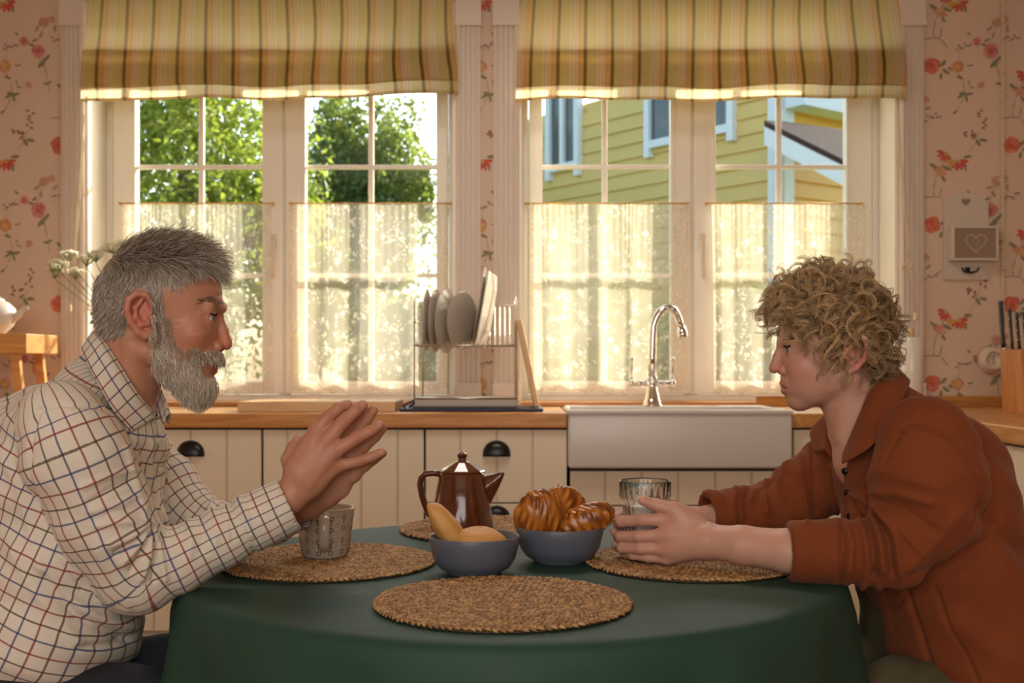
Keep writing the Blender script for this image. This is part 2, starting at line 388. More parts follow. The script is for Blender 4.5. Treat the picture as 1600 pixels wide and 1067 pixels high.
# ---- windows
def muntin_window(n, op, sashes, handle_px, hand):
    """op: opening x range; sashes: (pane px0, px1, muntin px)"""
    fx = lambda px: (px-800)/FPX*YF
    fz = lambda py: CZ-(py-HOR)/FPX*YF
    root = thing('window_%d' % n, ((op[0]+op[1])/2, YF, WZ0), None, None, kind='structure')
    lin = MB(); e = .012
    lin.box(op[0], op[0]+e, YW+.002, YF+.02, WZ0, WZ1); lin.box(op[1]-e, op[1], YW+.002, YF+.02, WZ0, WZ1)
    lin.box(op[0]+e, op[1]-e, YW+.002, YF+.02, WZ1-e, WZ1); lin.build('reveal_lining', M['frame'], root)
    MB().box(op[0]+e, op[1]-e, YW-.012, YF+.02, WZ0-.012, WZ0+.006, .003).build('window_sill', M['counter'], root)
    x0, x1 = op[0]+e, op[1]-e; f = .03
    fr = MB(); fr.box(x0, x0+f, YF, YF+.07, WZ0, WZ1-e, .004); fr.box(x1-f, x1, YF, YF+.07, WZ0, WZ1-e, .004)
    fr.box(x0+f, x1-f, YF, YF+.07, WZ0, WZ0+.03, .004); fr.box(x0+f, x1-f, YF, YF+.07, WZ1-e-f, WZ1-e, .004)
    xm = (fx(sashes[0][1])+fx(sashes[1][0]))/2; fr.box(xm-.022, xm+.022, YF+.005, YF+.07, WZ0+.03, WZ1-e-f, .004)
    fr.build('outer_frame', M['frame'], root)
    rows = [fz(92), fz(260), fz(430), fz(597)]
    for i, (p0, p1, pm) in enumerate(sashes):
        a, b = fx(p0), fx(p1)
        L = x0+f+.003 if i == 0 else xm+.006; R = xm-.006 if i == 0 else x1-f-.003
        s = MB(); yb, yf2 = YF+.055, YF-.012; zb, zt = WZ0+.033, rows[0]+.07
        s.box(L, a, yf2, yb, zb, zt, .006); s.box(b, R, yf2, yb, zb, zt, .006); s.box(a, b, yf2, yb, zb, rows[3], .006); s.box(a, b, yf2, yb, rows[0], zt, .006)
        for (u0, u1, v0, v1) in ((a-.012, a+.003, rows[3]-.012, rows[0]+.012), (b-.003, b+.012, rows[3]-.012, rows[0]+.012)): s.box(u0, u1, yf2-.004, yf2+.01, v0, v1, .002)
        s.box(a, b, yf2-.004, yf2+.01, rows[3]-.012, rows[3]+.003, .002)
        so = s.build('sash', M['frame'], root)
        mw = .012; xmm = fx(pm)
        MB().box(xmm-mw, xmm+mw, YF+.012, YF+.034, rows[3], rows[0], .004).build('muntin_bar', M['frame'], so)
        for zz in rows[1:3]:
            MB().box(a, b, YF+.010, YF+.036, zz-mw*.8, zz+mw*.8, .004).build('muntin_bar', M['frame'], so)
        xs = [a, xmm, b]
        for ii in range(2):
            for jj in range(3): MB().box(xs[ii], xs[ii+1], YF+.022, YF+.024, rows[jj+1], rows[jj]).build('pane', M['pane'], so)
    hx = fx(handle_px); h = MB(); zt = fz(378)
    h.tube([(hx, YF-.012, zt), (hx, YF-.045, zt)], .011, 12)
    pts = [(hx+hand*.004*math.sin(k/9*PI), YF-.045-.006*math.sin(k/9*PI), zt+.012-k/9*.175) for k in range(10)]
    h.tube(pts, [.008, .011, .012, .0115, .011, .010, .010, .010, .009, .006], 10)
    h.box(hx-.014, hx+.014, YF-.018, YF-.010, zt-.035, zt+.035, .004)
    h.build('handle', M['porc'], root)
    return root
muntin_window(1, W1, ((212, 412, 313), (477, 683, 579)), 429, 1)
muntin_window(2, W2, ((846, 1048, 945), (1116, 1322, 1218)), 1097, -1)

# ================================================================== BLINDS
def stripe_mat(name, flip):
    m, t, p = newmat(name)
    a = t.n('ShaderNodeAttribute', attribute_name='col'); s = t.n('ShaderNodeSeparateColor', inp={0: a.outputs[0]})
    u = t.math('FRACT', t.math('MULTIPLY', s.outputs[0], 1/.1125))
    K = lambda *c: srgb(*c)
    st = [(0, K(104, 80, 36)), (.085, K(222, 182, 112)), (.25, K(208, 152, 110)), (.285, K(226, 204, 166)), (.36, K(214, 190, 162)), (.41, K(228, 210, 174)), (.48, K(208, 188, 164)), (.53, K(228, 212, 172)), (.60, K(216, 198, 138)), (.965, K(120, 96, 48))]
    if flip: u = t.math('SUBTRACT', 1.0, u)
    c = t.ramp(u, st, 'CONSTANT')
    tc = t.n('ShaderNodeTexCoord').outputs['Object']
    wv = t.n('ShaderNodeTexNoise', inp={'Vector': t.n('ShaderNodeMapping', inp={'Vector': tc, 'Scale': (900, 10, 60)}).outputs[0], 'Scale': 1.0})
    c = t.mix(t.math('MULTIPLY', wv.outputs[0], .25), c, K(120, 96, 60))
    t.l(c, p.inputs['Base Color']); p.inputs['Roughness'].default_value = .85; p.inputs['Specular IOR Level'].default_value = .1
    tl = t.n('ShaderNodeBsdfTranslucent'); t.l(t.mix(.42, c, K(240, 232, 208)), tl.inputs[0]); mx = t.n('ShaderNodeMixShader', inp={0: .58})
    t.l(p.outputs[0], mx.inputs[1]); t.l(tl.outputs[0], mx.inputs[2]); t.l(mx.outputs[0], t.t.nodes['Material Output'].inputs[0])
    return m
def blind(label, px0, px1, sag, seed, flip):
    rnd = random.Random(seed); Y = 4.83; bx = lambda px: (px-800)/FPX*Y; bz = lambda py: CZ-(py-HOR)/FPX*Y
    root = thing('roman_blind', (bx((px0+px1)/2), Y, 2.80), label, 'blind', 'roman blinds')
    prof = [(-120, 0, .004), (-60, 0, .0), (0, 0, .003), (30, 0, .006), (60, .004, .012), (76, .010, .016), (100, .020, .018), (122, .026, .02), (134, .026, .02), (138, .020, .02), (134, .010, .01), (110, .004, 0), (82, .0, 0), (76, -.006, 0), (84, -.010, 0), (110, -.004, 0), (135, .008, .004), (150, .012, .006), (156, .010, .006), (157, .004, .004), (150, -.004, .002)]
    nu, nv = 90, len(prof); ph = [rnd.uniform(0, 6) for _ in range(6)]
    mb = MB(); cols = []
    for j, (py, off, fl) in enumerate(prof):
        for i in range(nu):
            u = i/(nu-1); wid = 1+.010*max(0, (py/150))
            px = (px0+px1)/2+((px1-px0)/2)*(2*u-1)*wid
            if py < 90: px += 5*(1-max(py, -40)/90)*(-1 if u > .5 else 1)*abs(2*u-1)**3
            wob = 3.0*math.sin(u*11+ph[0])+1.6*math.sin(u*23+ph[1]); yy = py+(wob*.7+sag*(u*u*-10+ (1-u)**2*0))*(1 if py > 110 else .0)
            dep = Y-off-fl*.4*math.sin(u*17+ph[2]+py*.01)-.004*math.sin(u*31+ph[3]+py*.03)
            mb.v.append((bx(px), dep, bz(yy))); cols.append(((u*(px1-px0))/FPX*Y+.004*math.sin(py*.03+u*9+ph[4])*(u*2)+.5, 0, 0, 1))
    mb.f = [(j*nu+i, j*nu+i+1, (j+1)*nu+i+1, (j+1)*nu+i) for j in range(nv-1) for i in range(nu-1)]; mb.smooth = [True]*len(mb.f); mb.col = cols
    mb.build('fabric', stripe_mat('striped_blind_fabric', flip), root, recalc=False, usecol=True)
    MB().box(bx(px0+4), bx(px1-4), Y+.004, Y+.036, 2.76, 2.80, .003).build('head_rail', M['frame'], root)
    return root
bl1 = blind('striped yellow roman blind over the left window', 131, 713, 1.0, 3, False)
bl2 = blind('striped yellow roman blind over the window behind the sink', 809, 1411, .35, 9, True)
c = MB(); c.tube([at(134, 150, 4.80), at(128, 230, 4.80), at(118, 360, 4.80), at(109, 470, 4.80)], .0022, 6); c.tube([at(137, 150, 4.80), at(131, 230, 4.80), at(121, 360, 4.80), at(109, 472, 4.80)], .0022, 6)
c.build('pull_cord', M['cord'], bl1); MB().lathe([(0, -.02), (.007, -.018), (.009, -.008), (.008, .01), (.004, .018), (0, .02)], *at(109, 480, 4.80)[:2], 12, cz=at(109, 482, 4.8).z).build('cord_toggle', M['cord'], bl1)
c = MB(); c.tube([at(1402, 150, 4.80), at(1404, 230, 4.80), at(1414, 330, 4.80), at(1420, 410, 4.80), at(1430, 490, 4.80)], .0022, 6); c.tube([at(1402, 150, 4.80), at(1407, 240, 4.80), at(1418, 340, 4.80), at(1424, 410, 4.80), at(1433, 490, 4.80)], .0022, 6)
c.tube([at(1424, 408, 4.79), at(1417, 411, 4.785), at(1410, 416, 4.785), at(1408, 422, 4.785)], .004, 6); c.tube([at(1420, 408, 4.79), at(1424, 413, 4.785), at(1422, 420, 4.785)], .0045, 6)
c.build('pull_cord', M['cord'], bl2); MB().lathe([(0, -.02), (.008, -.018), (.010, -.008), (.009, .01), (.004, .018), (0, .02)], *at(1431, 494, 4.80)[:2], 12, cz=at(1431, 494, 4.8).z).build('cord_toggle', M['cord'], bl2)

# ================================================================== CAFE CURTAINS
def lace_mat():
    m, t, p = newmat('cream_lace'); t.t.nodes.remove(p)
    at_ = t.n('ShaderNodeAttribute', attribute_name='col').outputs[0]     # cloth coordinates (u across, v down) in metres
    tc = t.n('ShaderNodeVectorMath', operation='MULTIPLY', inp={0: at_, 1: (1, 1, 0)}).outputs[0]
    warp = t.n('ShaderNodeTexNoise', inp={'Vector': tc, 'Scale': 14.0, 'Detail': 2.0})
    v2 = t.n('ShaderNodeVectorMath', operation='MULTIPLY_ADD', inp={0: warp.outputs[1], 1: (.05, .05, 0)}); t.l(tc, v2.inputs[2])
    vo = t.n('ShaderNodeTexVoronoi', feature='SMOOTH_F1', inp={'Vector': v2.outputs[0], 'Scale': 26.0, 'Smoothness': .3})
    pet = t.ramp(vo.outputs['Distance'], [(.16, (1, 1, 1, 1)), (.30, (.75, .75, .75, 1)), (.36, (0, 0, 0, 1))])
    v3 = t.n('ShaderNodeTexVoronoi', inp={'Vector': v2.outputs[0], 'Scale': 70.0})
    pet2 = t.ramp(v3.outputs['Distance'], [(.25, (1, 1, 1, 1)), (.42, (0, 0, 0, 1))])
    big = t.n('ShaderNodeTexNoise', inp={'Vector': tc, 'Scale': 16.0, 'Detail': 1.5})
    msk = t.ramp(big.outputs[0], [(.46, (0, 0, 0, 1)), (.56, (1, 1, 1, 1))])
    flo = t.math('MULTIPLY', t.math('MAXIMUM', pet, t.math('MULTIPLY', pet2, .8)), msk)
    sp = t.n('ShaderNodeSeparateColor', inp={0: at_})
    alpha = t.math('ADD', .34, t.math('MULTIPLY', flo, .50))
    hem = t.math('GREATER_THAN', t.math('ABSOLUTE', t.math('SUBTRACT', sp.outputs[2], .5)), .488)
    alpha = t.math('MINIMUM', t.math('ADD', alpha, t.math('MULTIPLY', hem, .25)), .93)
    col = srgb(240, 230, 208)
    df = t.n('ShaderNodeBsdfDiffuse', inp={'Color': col}); tl = t.n('ShaderNodeBsdfTranslucent', inp={'Color': col}); tr = t.n('ShaderNodeBsdfTransparent')
    a = t.n('ShaderNodeMixShader', inp={0: .5}); t.l(df.outputs[0], a.inputs[1]); t.l(tl.outputs[0], a.inputs[2])
    b = t.n('ShaderNodeMixShader', inp={0: alpha}); t.l(tr.outputs[0], b.inputs[1]); t.l(a.outputs[0], b.inputs[2])
    t.l(b.outputs[0], t.t.nodes['Material Output'].inputs[0]); return m
M['lace'] = lace_mat()
def cafe_curtain(label, px0, px1, seed, folds):
    rnd = random.Random(seed); Y = YF-.045; px2x = lambda px: (px-800)/FPX*Y; pz = lambda py: CZ-(py-HOR)/FPX*Y
    root = thing('lace_cafe_curtain', (px2x((px0+px1)/2), Y, pz(318)), label, 'curtain', 'lace cafe curtains')
    mb = MB(); nu, nv = 130, 34; cols = []; ph = [rnd.uniform(0, 6) for _ in range(6)]
    for j in range(nv):
        v = j/(nv-1)
        for i in range(nu):
            u = i/(nu-1)
            warpu = u+.02*math.sin(2*PI*u*2+ph[0])+.012*math.sin(2*PI*u*3+ph[1]+v*.6)
            px = px0+(px1-px0)*warpu+2.5*math.sin(v*3+ph[2])*(u-.5)
            bot = 606+7*abs(math.sin(u*PI*9+ph[3]))+3*math.sin(u*7+ph[4])
            py = 318+(bot-318)*v
            amp = .004+.010*v**.7
            y = Y-.008-amp*math.sin(2*PI*folds*u+ph[5]+.5*math.sin(3*v+ph[2]))-.2*amp*math.sin(2*PI*folds*2.3*u+ph[1]+v)
            y -= .003*math.sin(2*PI*26*u)*(1-v)**3
            mb.v.append((px2x(px), y, pz(py))); cols.append((u*(px1-px0)*.0028*1.35+seed, v*.82, u*.5+.25 if False else u, 1))
    mb.f = [(j*nu+i, j*nu+i+1, (j+1)*nu+i+1, (j+1)*nu+i) for j in range(nv-1) for i in range(nu-1)]; mb.smooth = [True]*len(mb.f); mb.col = cols
    mb.build('lace_panel', M['lace'], root, recalc=False, usecol=True)
    MB().tube([(px2x(px0-2), Y-.006, pz(318)), (px2x(px1+2), Y-.006, pz(318))], .0032, 8).build('rod', M['brass'], root)
    for px in (px0-2, px1+2):
        k = MB(); k.lathe([(0, -.007), (.006, -.004), (.007, 0), (.006, .004), (0, .007)], px2x(px), Y-.006, 12, cz=pz(318)); k.tube([(px2x(px), Y-.006, pz(318)), (px2x(px), YF-.012, pz(318))], .003, 6); k.build('rod_bracket', M['brass'], root)
cafe_curtain('lace cafe curtain on the leftmost window casement, behind the bearded man', 190, 424, 1, 4)
cafe_curtain('lace cafe curtain between the left window handle and the dish rack', 456, 702, 2, 4)
cafe_curtain('lace cafe curtain behind the chrome tap', 824, 1072, 3, 4)
cafe_curtain('lace cafe curtain on the rightmost casement, behind the curly-haired boy', 1106, 1344, 4, 5)

# ================================================================== OUTSIDE
M['lawn'] = plain('lawn', srgb(108, 128, 52), .9, var=.3, scale=3)
tag(MB().box(-25, 25, 5.5, 60, -.35, -.3).build('lawn', M['lawn']), 'green lawn outside the windows', 'lawn', kind='structure')
def leaf_mat(name, c1, c2):
    m, t, p = newmat(name)
    a = t.n('ShaderNodeAttribute', attribute_name='col'); s = t.n('ShaderNodeSeparateColor', inp={0: a.outputs[0]})
    c = t.mix(s.outputs[0], c1, c2); t.l(c, p.inputs['Base Color']); p.inputs['Roughness'].default_value = .5
    tl = t.n('ShaderNodeBsdfTranslucent'); t.l(t.mix(.35, c, srgb(206, 214, 80)), tl.inputs[0])
    mx = t.n('ShaderNodeMixShader', inp={0: .55}); t.l(p.outputs[0], mx.inputs[1]); t.l(tl.outputs[0], mx.inputs[2]); t.l(mx.outputs[0], t.t.nodes['Material Output'].inputs[0]); return m
M['bark'] = plain('bark', srgb(92, 78, 62), .9, var=.25)
def tree(label, centre, radii, n, size, mat, seed, clumps, base_z=-.3):
    rnd = np.random.RandomState(seed)
    root = thing('leafy_tree', (centre[0], centre[1], base_z), label, 'tree', 'trees beyond the window')
    cc = rnd.normal(size=(clumps, 3)); cc /= np.linalg.norm(cc, axis=1)[:, None]; cc *= rnd.uniform(.35, .85, (clumps, 1))
    cr = rnd.uniform(.18, .36, clumps)
    k = rnd.randint(0, clumps, n); d = rnd.normal(size=(n, 3)); d /= np.linalg.norm(d, axis=1)[:, None]
    P = (cc[k]+d*(cr[k]*rnd.uniform(.6, 1.05, n)**.6)[:, None])*np.array(radii)+np.array(centre)
    nrm = d+rnd.normal(scale=.7, size=(n, 3)); nrm /= np.linalg.norm(nrm, axis=1)[:, None]
    t = np.cross(nrm, rnd.normal(size=(n, 3))); t /= np.linalg.norm(t, axis=1)[:, None]; b = np.cross(nrm, t)
    L = size*rnd.uniform(.6, 1.3, n)[:, None]
    V = np.stack([P-t*L, P-b*L*.5+nrm*L*.12, P+t*L, P+b*L*.5+nrm*L*.12], 1).reshape(-1, 3)
    me = bpy.data.meshes.new('foliage'); me.from_pydata(V.tolist(), [], np.arange(4*n).reshape(-1, 4).tolist())
    a = me.color_attributes.new('col', 'FLOAT_COLOR', 'POINT'); cv = np.repeat(rnd.uniform(0, 1, n), 4); a.data.foreach_set('color', np.stack([cv, cv, cv, np.ones_like(cv)], 1).astype(np.float32).ravel())
    me.materials.append(mat); f = link('foliage', me, root); tag(f, kind='stuff')
    tr = MB(); x, y, z = centre; tr.tube([(x, y, base_z), (x+.04, y, base_z+(z-base_z)*.5), (x, y+.05, z)], [.16, .12, .07], 10)
    for i in range(min(clumps, 9)):
        e = cc[i]*np.array(radii)*.8+np.array(centre); tr.tube([(x, y+.03, z-.5*radii[2]), tuple((np.array((x, y, z-.3*radii[2]))+e)/2), tuple(e)], [.06, .04, .012], 6)
    tr.build('trunk', M['bark'], root)
L1 = leaf_mat('yellow_green_leaf', srgb(86, 112, 40), srgb(150, 168, 64)); L2 = leaf_mat('dark_green_leaf', srgb(52, 84, 48), srgb(104, 132, 66))  # two foliage colours: yellow-green and a darker green
tree('bright yellow-green tree filling the leftmost window casement', tuple(at(300, 300, 9.0)), (1.05, 1.0, 1.9), 22000, .036, L1, 1, 80)
tree('round darker green tree seen against the sky in the left window', tuple(at(566, 350, 13.5)), (1.06, .9, 1.72), 30000, .04, L2, 2, 110)
tree('low shrub in front of the darker tree in the left window', tuple(at(480, 420, 11.05)), (.48, .5, .95), 4000, .045, L1, 5, 30)
tree('wide garden shrub behind the lace at the dish rack', tuple(at(655, 560, 11.45)), (.9, .55, .8), 6000, .06, L1, 6, 40)
tree('low leafy shrub behind the lace beside the boy', tuple(at(1180, 600, 8.2)), (1.0, .5, .7), 6000, .05, L2, 8, 40)

# yellow clapboard house
M['yellow'] = plain('yellow_clapboard_paint', srgb(200, 172, 98), .6, var=.05, scale=2)
M['yellow_shade'] = plain('yellow_clapboard_shade_tone', srgb(214, 166, 70), .6, var=.05, scale=2)  # same yellow paint, with the right wall's orange shade put into the colour
M['htrim'] = plain('pale_blue_white_trim', srgb(206, 216, 216), .6)
M['hglass'] = plain('dark_house_glass', srgb(70, 82, 84), .1)
M['shingle'] = plain('dark_roof_felt', srgb(62, 50, 48), .95, var=.2, scale=20, spec=.05)
K = Vector((2.37, 10.14, -.3)); ra = Vector((-.602, .798, 0)); nA = Vector((-.798, -.602, 0)); rb = Vector((.798, .602, 0)); nB = Vector((.602, -.798, 0))
house = thing('clapboard_house', K, 'yellow clapboard house with pale trim seen through the window behind the sink', 'house')
def hb(name, r, nrm, a0, a1, z0, z1, d0, d1, mat, parent=None, tilt=0):
    mb = MB(); V = []
    for a in (a0, a1):
        for d in (d0, d1):
            for z in (z0, z1):
                V.append(K+r*a+nrm*(d+(tilt if (z == z0 and d == d1) else 0))+Vector((0, 0, z)))
    mb.add(V, [(0,1,3,2),(4,6,7,5),(0,4,5,1),(2,3,7,6),(0,2,6,4),(1,5,7,3)]); return mb.build(name, mat, parent or house)
LA = (Vector((-.50, 13.95, -.3))-K).length
hb('house_core', ra, nA, 0, LA, 0, 4.15, -3.5, -.02, M['yellow'])
for k in range(26): hb('siding_board', ra, nA, .12, LA, .2+k*.148, .2+(k+1)*.148, -.02, .002, M['yellow'], tilt=.022)
for k in range(26): hb('siding_board', rb, nB, .12, 3.4, .2+k*.148, .2+(k+1)*.148, -.02, .002, M['yellow_shade'], tilt=.022)
hb('corner_board', ra, nA, -.03, .12, 0, 4.1, -.03, .04, M['htrim']); hb('corner_board', rb, nB, 0, .13, 0, 4.1, -.03, .04, M['htrim'])
def a_of(px):       # distance along wall A seen at column px
    k = (px-800)/FPX; return (K.x-k*K.y)/(k*ra.y-ra.x)
def zA(px, py): a = a_of(px); Y = K.y+ra.y*a; return CZ-(py-HOR)/FPX*Y+.3
for (p0, p1, pb) in ((1022, 1143, 222), (866, 904, 262)):
    a1, a0 = a_of(p0), a_of(p1); z0 = zA((p0+p1)/2, pb-14 if p0 > 1000 else pb-6); z1 = z0+1.35
    w = hb('window_glass', ra, nA, a0, a1, z0, z1, 0, .034, M['hglass']); t_ = .075
    for (u0, u1, v0, v1) in ((a0-t_, a0, z0-.16, z1+t_), (a1, a1+t_, z0-.16, z1+t_), (a0, a1, z0-t_, z0), (a0, a1, z1, z1+t_), ((a0+a1)/2-.03, (a0+a1)/2+.03, z0, z1)): hb('window_trim', ra, nA, u0, u1, v0, v1, 0, .075, M['htrim'], w)
def quadslab(name, pts, thick, mat, parent):
    pts = [Vector(p) for p in pts]; mb = MB(); lo = [p-Vector((0, 0, thick)) for p in pts]
    mb.add(pts+lo, [(0,1,2,3),(7,6,5,4)]+[(i, (i+1) % 4, 4+(i+1) % 4, 4+i) for i in range(4)]); return mb.build(name, mat, parent)
pr_ = quadslab('porch_roof', (at(1194, 188, 9.3), at(1420, 300, 8.0), at(1420, 216, 9.9), at(1226, 190, 10.0)), .05, M['shingle'], house)
quadslab('fascia_board', (at(1194, 197, 9.3), at(1420, 309, 8.0), at(1420, 306, 8.06), at(1194, 196, 9.36)), .15, M['htrim'], pr_)
hb('eave_board', rb, nB, .0, 3.4, 3.62, 3.80, 0, .25, M['htrim'])
hb('porch_post', rb, nB, 1.02, 1.14, 0, 2.55, .9, 1.02, M['htrim'])
# ================================================================== WORKTOPS, CABINETS, SINK
YC, ZT = 4.25, .91                 # front edge and height of the worktop
cx_ = lambda px, Y=4.27: (px-800)/FPX*Y
cz_ = lambda py, Y=4.27: CZ-(py-HOR)/FPX*Y
SX0, SX1 = (888-800)/FPX*4.22, (1238-800)/FPX*4.22
wt = MB(); wt.box(XL+.01, SX0-.004, YC, YW-.002, ZT-.055, ZT, .006)
tag(wt.build('worktop', M['counter']), 'oiled pine worktop running left of the sink under the window', 'worktop')
wt = MB(); wt.box(SX1+.004, 1.478, YC, YW-.002, ZT-.055, ZT, .006); wt.box(1.478, XR-.005, 3.30, YW-.002, ZT-.055, ZT, .006)
w2 = tag(wt.build('worktop', M['counter_r']), 'pine worktop right of the sink turning the corner under the knife block', 'worktop')
tag(MB().box(SX1+.004, XR-.005, YW-.018, YW-.001, ZT, ZT+.045, .003).build('wooden_upstand', M['counter']), 'pine upstand strip along the wall behind the knife block', 'upstand')
tag(MB().box(SX0, SX1, 4.70, YW-.002, ZT-.055, ZT-.002, .003).build('worktop', M['counter']), 'narrow pine worktop strip behind the sink', 'worktop')

def cup_handle(parent, x, z, Y, w=.098, h=.052, side=None):
    """bin pull: quarter of a flattened dome with a lip"""
    mb = MB(); n, m = 18, 7
    def pt(a, b):   # a: 0..PI across, b: 0..PI/2 out
        return (-w/2*math.cos(a), -.026*math.sin(b)*math.sin(a)**.5, h*math.sin(a)**.8*math.cos(b*.92))
    vs = [pt(PI*i/(n-1), PI/2*j/(m-1)) for j in range(m) for i in range(n)]
    fs = [(j*n+i, j*n+i+1, (j+1)*n+i+1, (j+1)*n+i) for j in range(m-1) for i in range(n-1)]
    def tf(p): 
        if side: return (Y+p[1], x+p[0], z+p[2])
        return (x+p[0], Y+p[1], z+p[2])
    mb.add([tf(p) for p in vs], fs, True); mb.add([tf((p[0]*.9, p[1]*.86, p[2]*.9-.002)) for p in vs], [tuple(reversed(f)) for f in fs], True)
    fl = [( w/2*1.06*math.cos(PI*k/16), h*1.10*math.sin(PI*k/16)**.8) for k in range(17)]
    vs2 = [tf((a, -.002, b)) for a, b in fl]+[tf((a, 0.0, b)) for a, b in fl]; mb.add(vs2, [tuple(range(17)), tuple(range(33, 16, -1))]+[(k, k+1, 18+k, 17+k) for k in range(16)])
    mb.tube([tf((-w/2*1.05, -.004, .0)), tf((w/2*1.05, -.004, .0))], .003, 6)
    return mb.build('cup_handle', M['black'], parent, recalc=False)
def front(parent, name, x0, x1, z0, z1, grooves, handle=None, Y=4.27):
    """a drawer or door front of tongued planks"""
    g = .0025; base = MB().box(x0+g, x1-g, Y+.006, Y+.02, z0+g, z1-g).build(name, M['cab'], parent)
    xs = [x0+g]+[v for v in grooves if x0+.02 < v < x1-.02]+[x1-g]
    for a, b in zip(xs[:-1], xs[1:]):
        MB().box(a+.0015, b-.0055 if b < x1-g-.001 else b, Y-.002, Y+.008, z0+g, z1-g, .0022).build('plank', M['cab'], base)
        if b < x1-g-.001: MB().box(b-.0050, b-.0008, Y-.003, Y+.008, z0+g, z1-g, .0015).build('bead', M['cab'], base)
    if handle: cup_handle(base, handle[0], handle[1], Y-.002)
    return base
GR = [cx_(p) for p in (70, 127, 184, 241, 298, 355, 450, 507, 565, 622, 720, 777, 833, 946, 1003, 1060, 1118, 1175, 1290, 1347, 1404, 1461)]
zt_, zb_ = ZT-.06, .10
def unit(label, px0, px1, fronts, ztop=None):
    x0, x1 = cx_(px0), cx_(px1); zt2 = ztop or zt_
    root = thing('kitchen_cabinet', ((x0+x1)/2, 4.5, 0), label, 'cabinet', 'cream kitchen cabinets')
    MB().box(x0+.001, x1-.001, 4.291, YW-.01, zb_, zt2-.002).build('carcass', M['carc'], root)
    MB().box(x0+.001, x1-.001, 4.34, YW-.01, 0, zb_).build('plinth', M['cab'], root)
    for nm, u0, u1, v0, v1, h in fronts: front(root, nm, u0, u1, v0, v1, GR, h)
zd = cz_(786)
def stack(px0, px1, hx, hide=False):
    x0, x1 = cx_(px0), cx_(px1); hxx = cx_(hx) if hx else None; zm = (zd+zb_)/2
    return [('drawer_front', x0, x1, zd, zt_, (hxx, cz_(712)) if hx else None), ('drawer_front', x0, x1, zm, zd, (hxx, cz_(814)) if hx else None), ('drawer_front', x0, x1, zb_, zm, (hxx, zm-.11) if hx else None)]
unit('cream drawer cabinet at the far left, hidden behind the bearded man', -100, 155, stack(-100, 155, 27))
unit('cream drawer cabinet with black cup handle just right of the bearded man', 156, 409, stack(156, 409, 298))
unit('cream plank door cabinet behind the raised hands', 410, 663, [('door_front', cx_(410), cx_(663), zb_, zt_, None)])
unit('cream drawer cabinet with black cup handle behind the coffee pot', 664, 886.5, stack(664, 886.5, 776))
zs = cz_(735)
unit('cream cabinet under the white sink', 890, 1238, [('apron_panel', cx_(890), cx_(1238), cz_(790), zs, None), ('door_front', cx_(890), cx_(1064), zb_, cz_(790), None), ('door_front', cx_(1064), cx_(1238), zb_, cz_(790), None)], ztop=.70)
unit('cream corner cabinet behind the rust jacket', 1239, 1424, [('door_front', cx_(1239), cx_(1424), zb_, zt_, None)])
# side run below the knife block: fronts face the room
root = thing('kitchen_cabinet', (1.85, 3.8, 0), 'cream cabinet on the right-hand side run, under the knife block', 'cabinet', 'cream kitchen cabinets')
MB().box(1.522, XR-.01, 3.315, 4.20, zb_, zt_-.002).build('carcass', M['carc'], root); MB().box(1.57, XR-.01, 3.32, 4.2, 0, zb_).build('plinth', M['cab'], root)
for z0, z1, hh in ((zd, zt_, .105), (.44, zd, .10), (zb_, .44, .12)):
    b = MB().box(1.505, 1.52, 3.318, 4.19, z0+.0025, z1-.0025).build('drawer_front', M['cab'], root)
    for k in range(7): MB().box(1.496, 1.507, 3.320+k*.124, 3.320+k*.124+.119, z0+.0025, z1-.0025, .0022).build('plank', M['cab'], b)
    cup_handle(b, 3.60, z0+(z1-z0)*.45, 1.496, side=True)
# the neighbour unit that ends the frame: a white cooker
ck = thing('cooker', (1.85, 3.0, 0), 'edge of a cream enamel cooker at the right border of the picture', 'cooker')
MB().box(1.50, XR-.01, 2.70, 3.295, .02, .905, .008).build('body', M['cab'], ck)
MB().box(1.478, 1.50, 2.72, 3.28, .18, .70, .006).build('oven_door', M['cab'], ck); d_ = MB(); d_.tube([(1.45, 2.76, .69), (1.45, 3.24, .69)], .009, 10); d_.tube([(1.45, 2.80, .69), (1.49, 2.80, .69)], .006, 8); d_.tube([(1.45, 3.20, .69), (1.49, 3.20, .69)], .006, 8); d_.build('door_rail', M['chrome'], ck)
MB().box(1.50, XR-.02, 2.71, 3.285, .905, .925, .004).build('hob_top', M['steel'], ck)
for k in range(4):
    kb = MB(); y = 3.22-k*.13; kb.lathe([(0, -.02), (.014, -.02), (.017, -.006), (.017, .004), (0, .004)], 0, 0, 16); kb.v = [(1.495+v[2], y+v[0], .80+v[1]) for v in kb.v]; kb.build('control_knob', M['black'], ck)

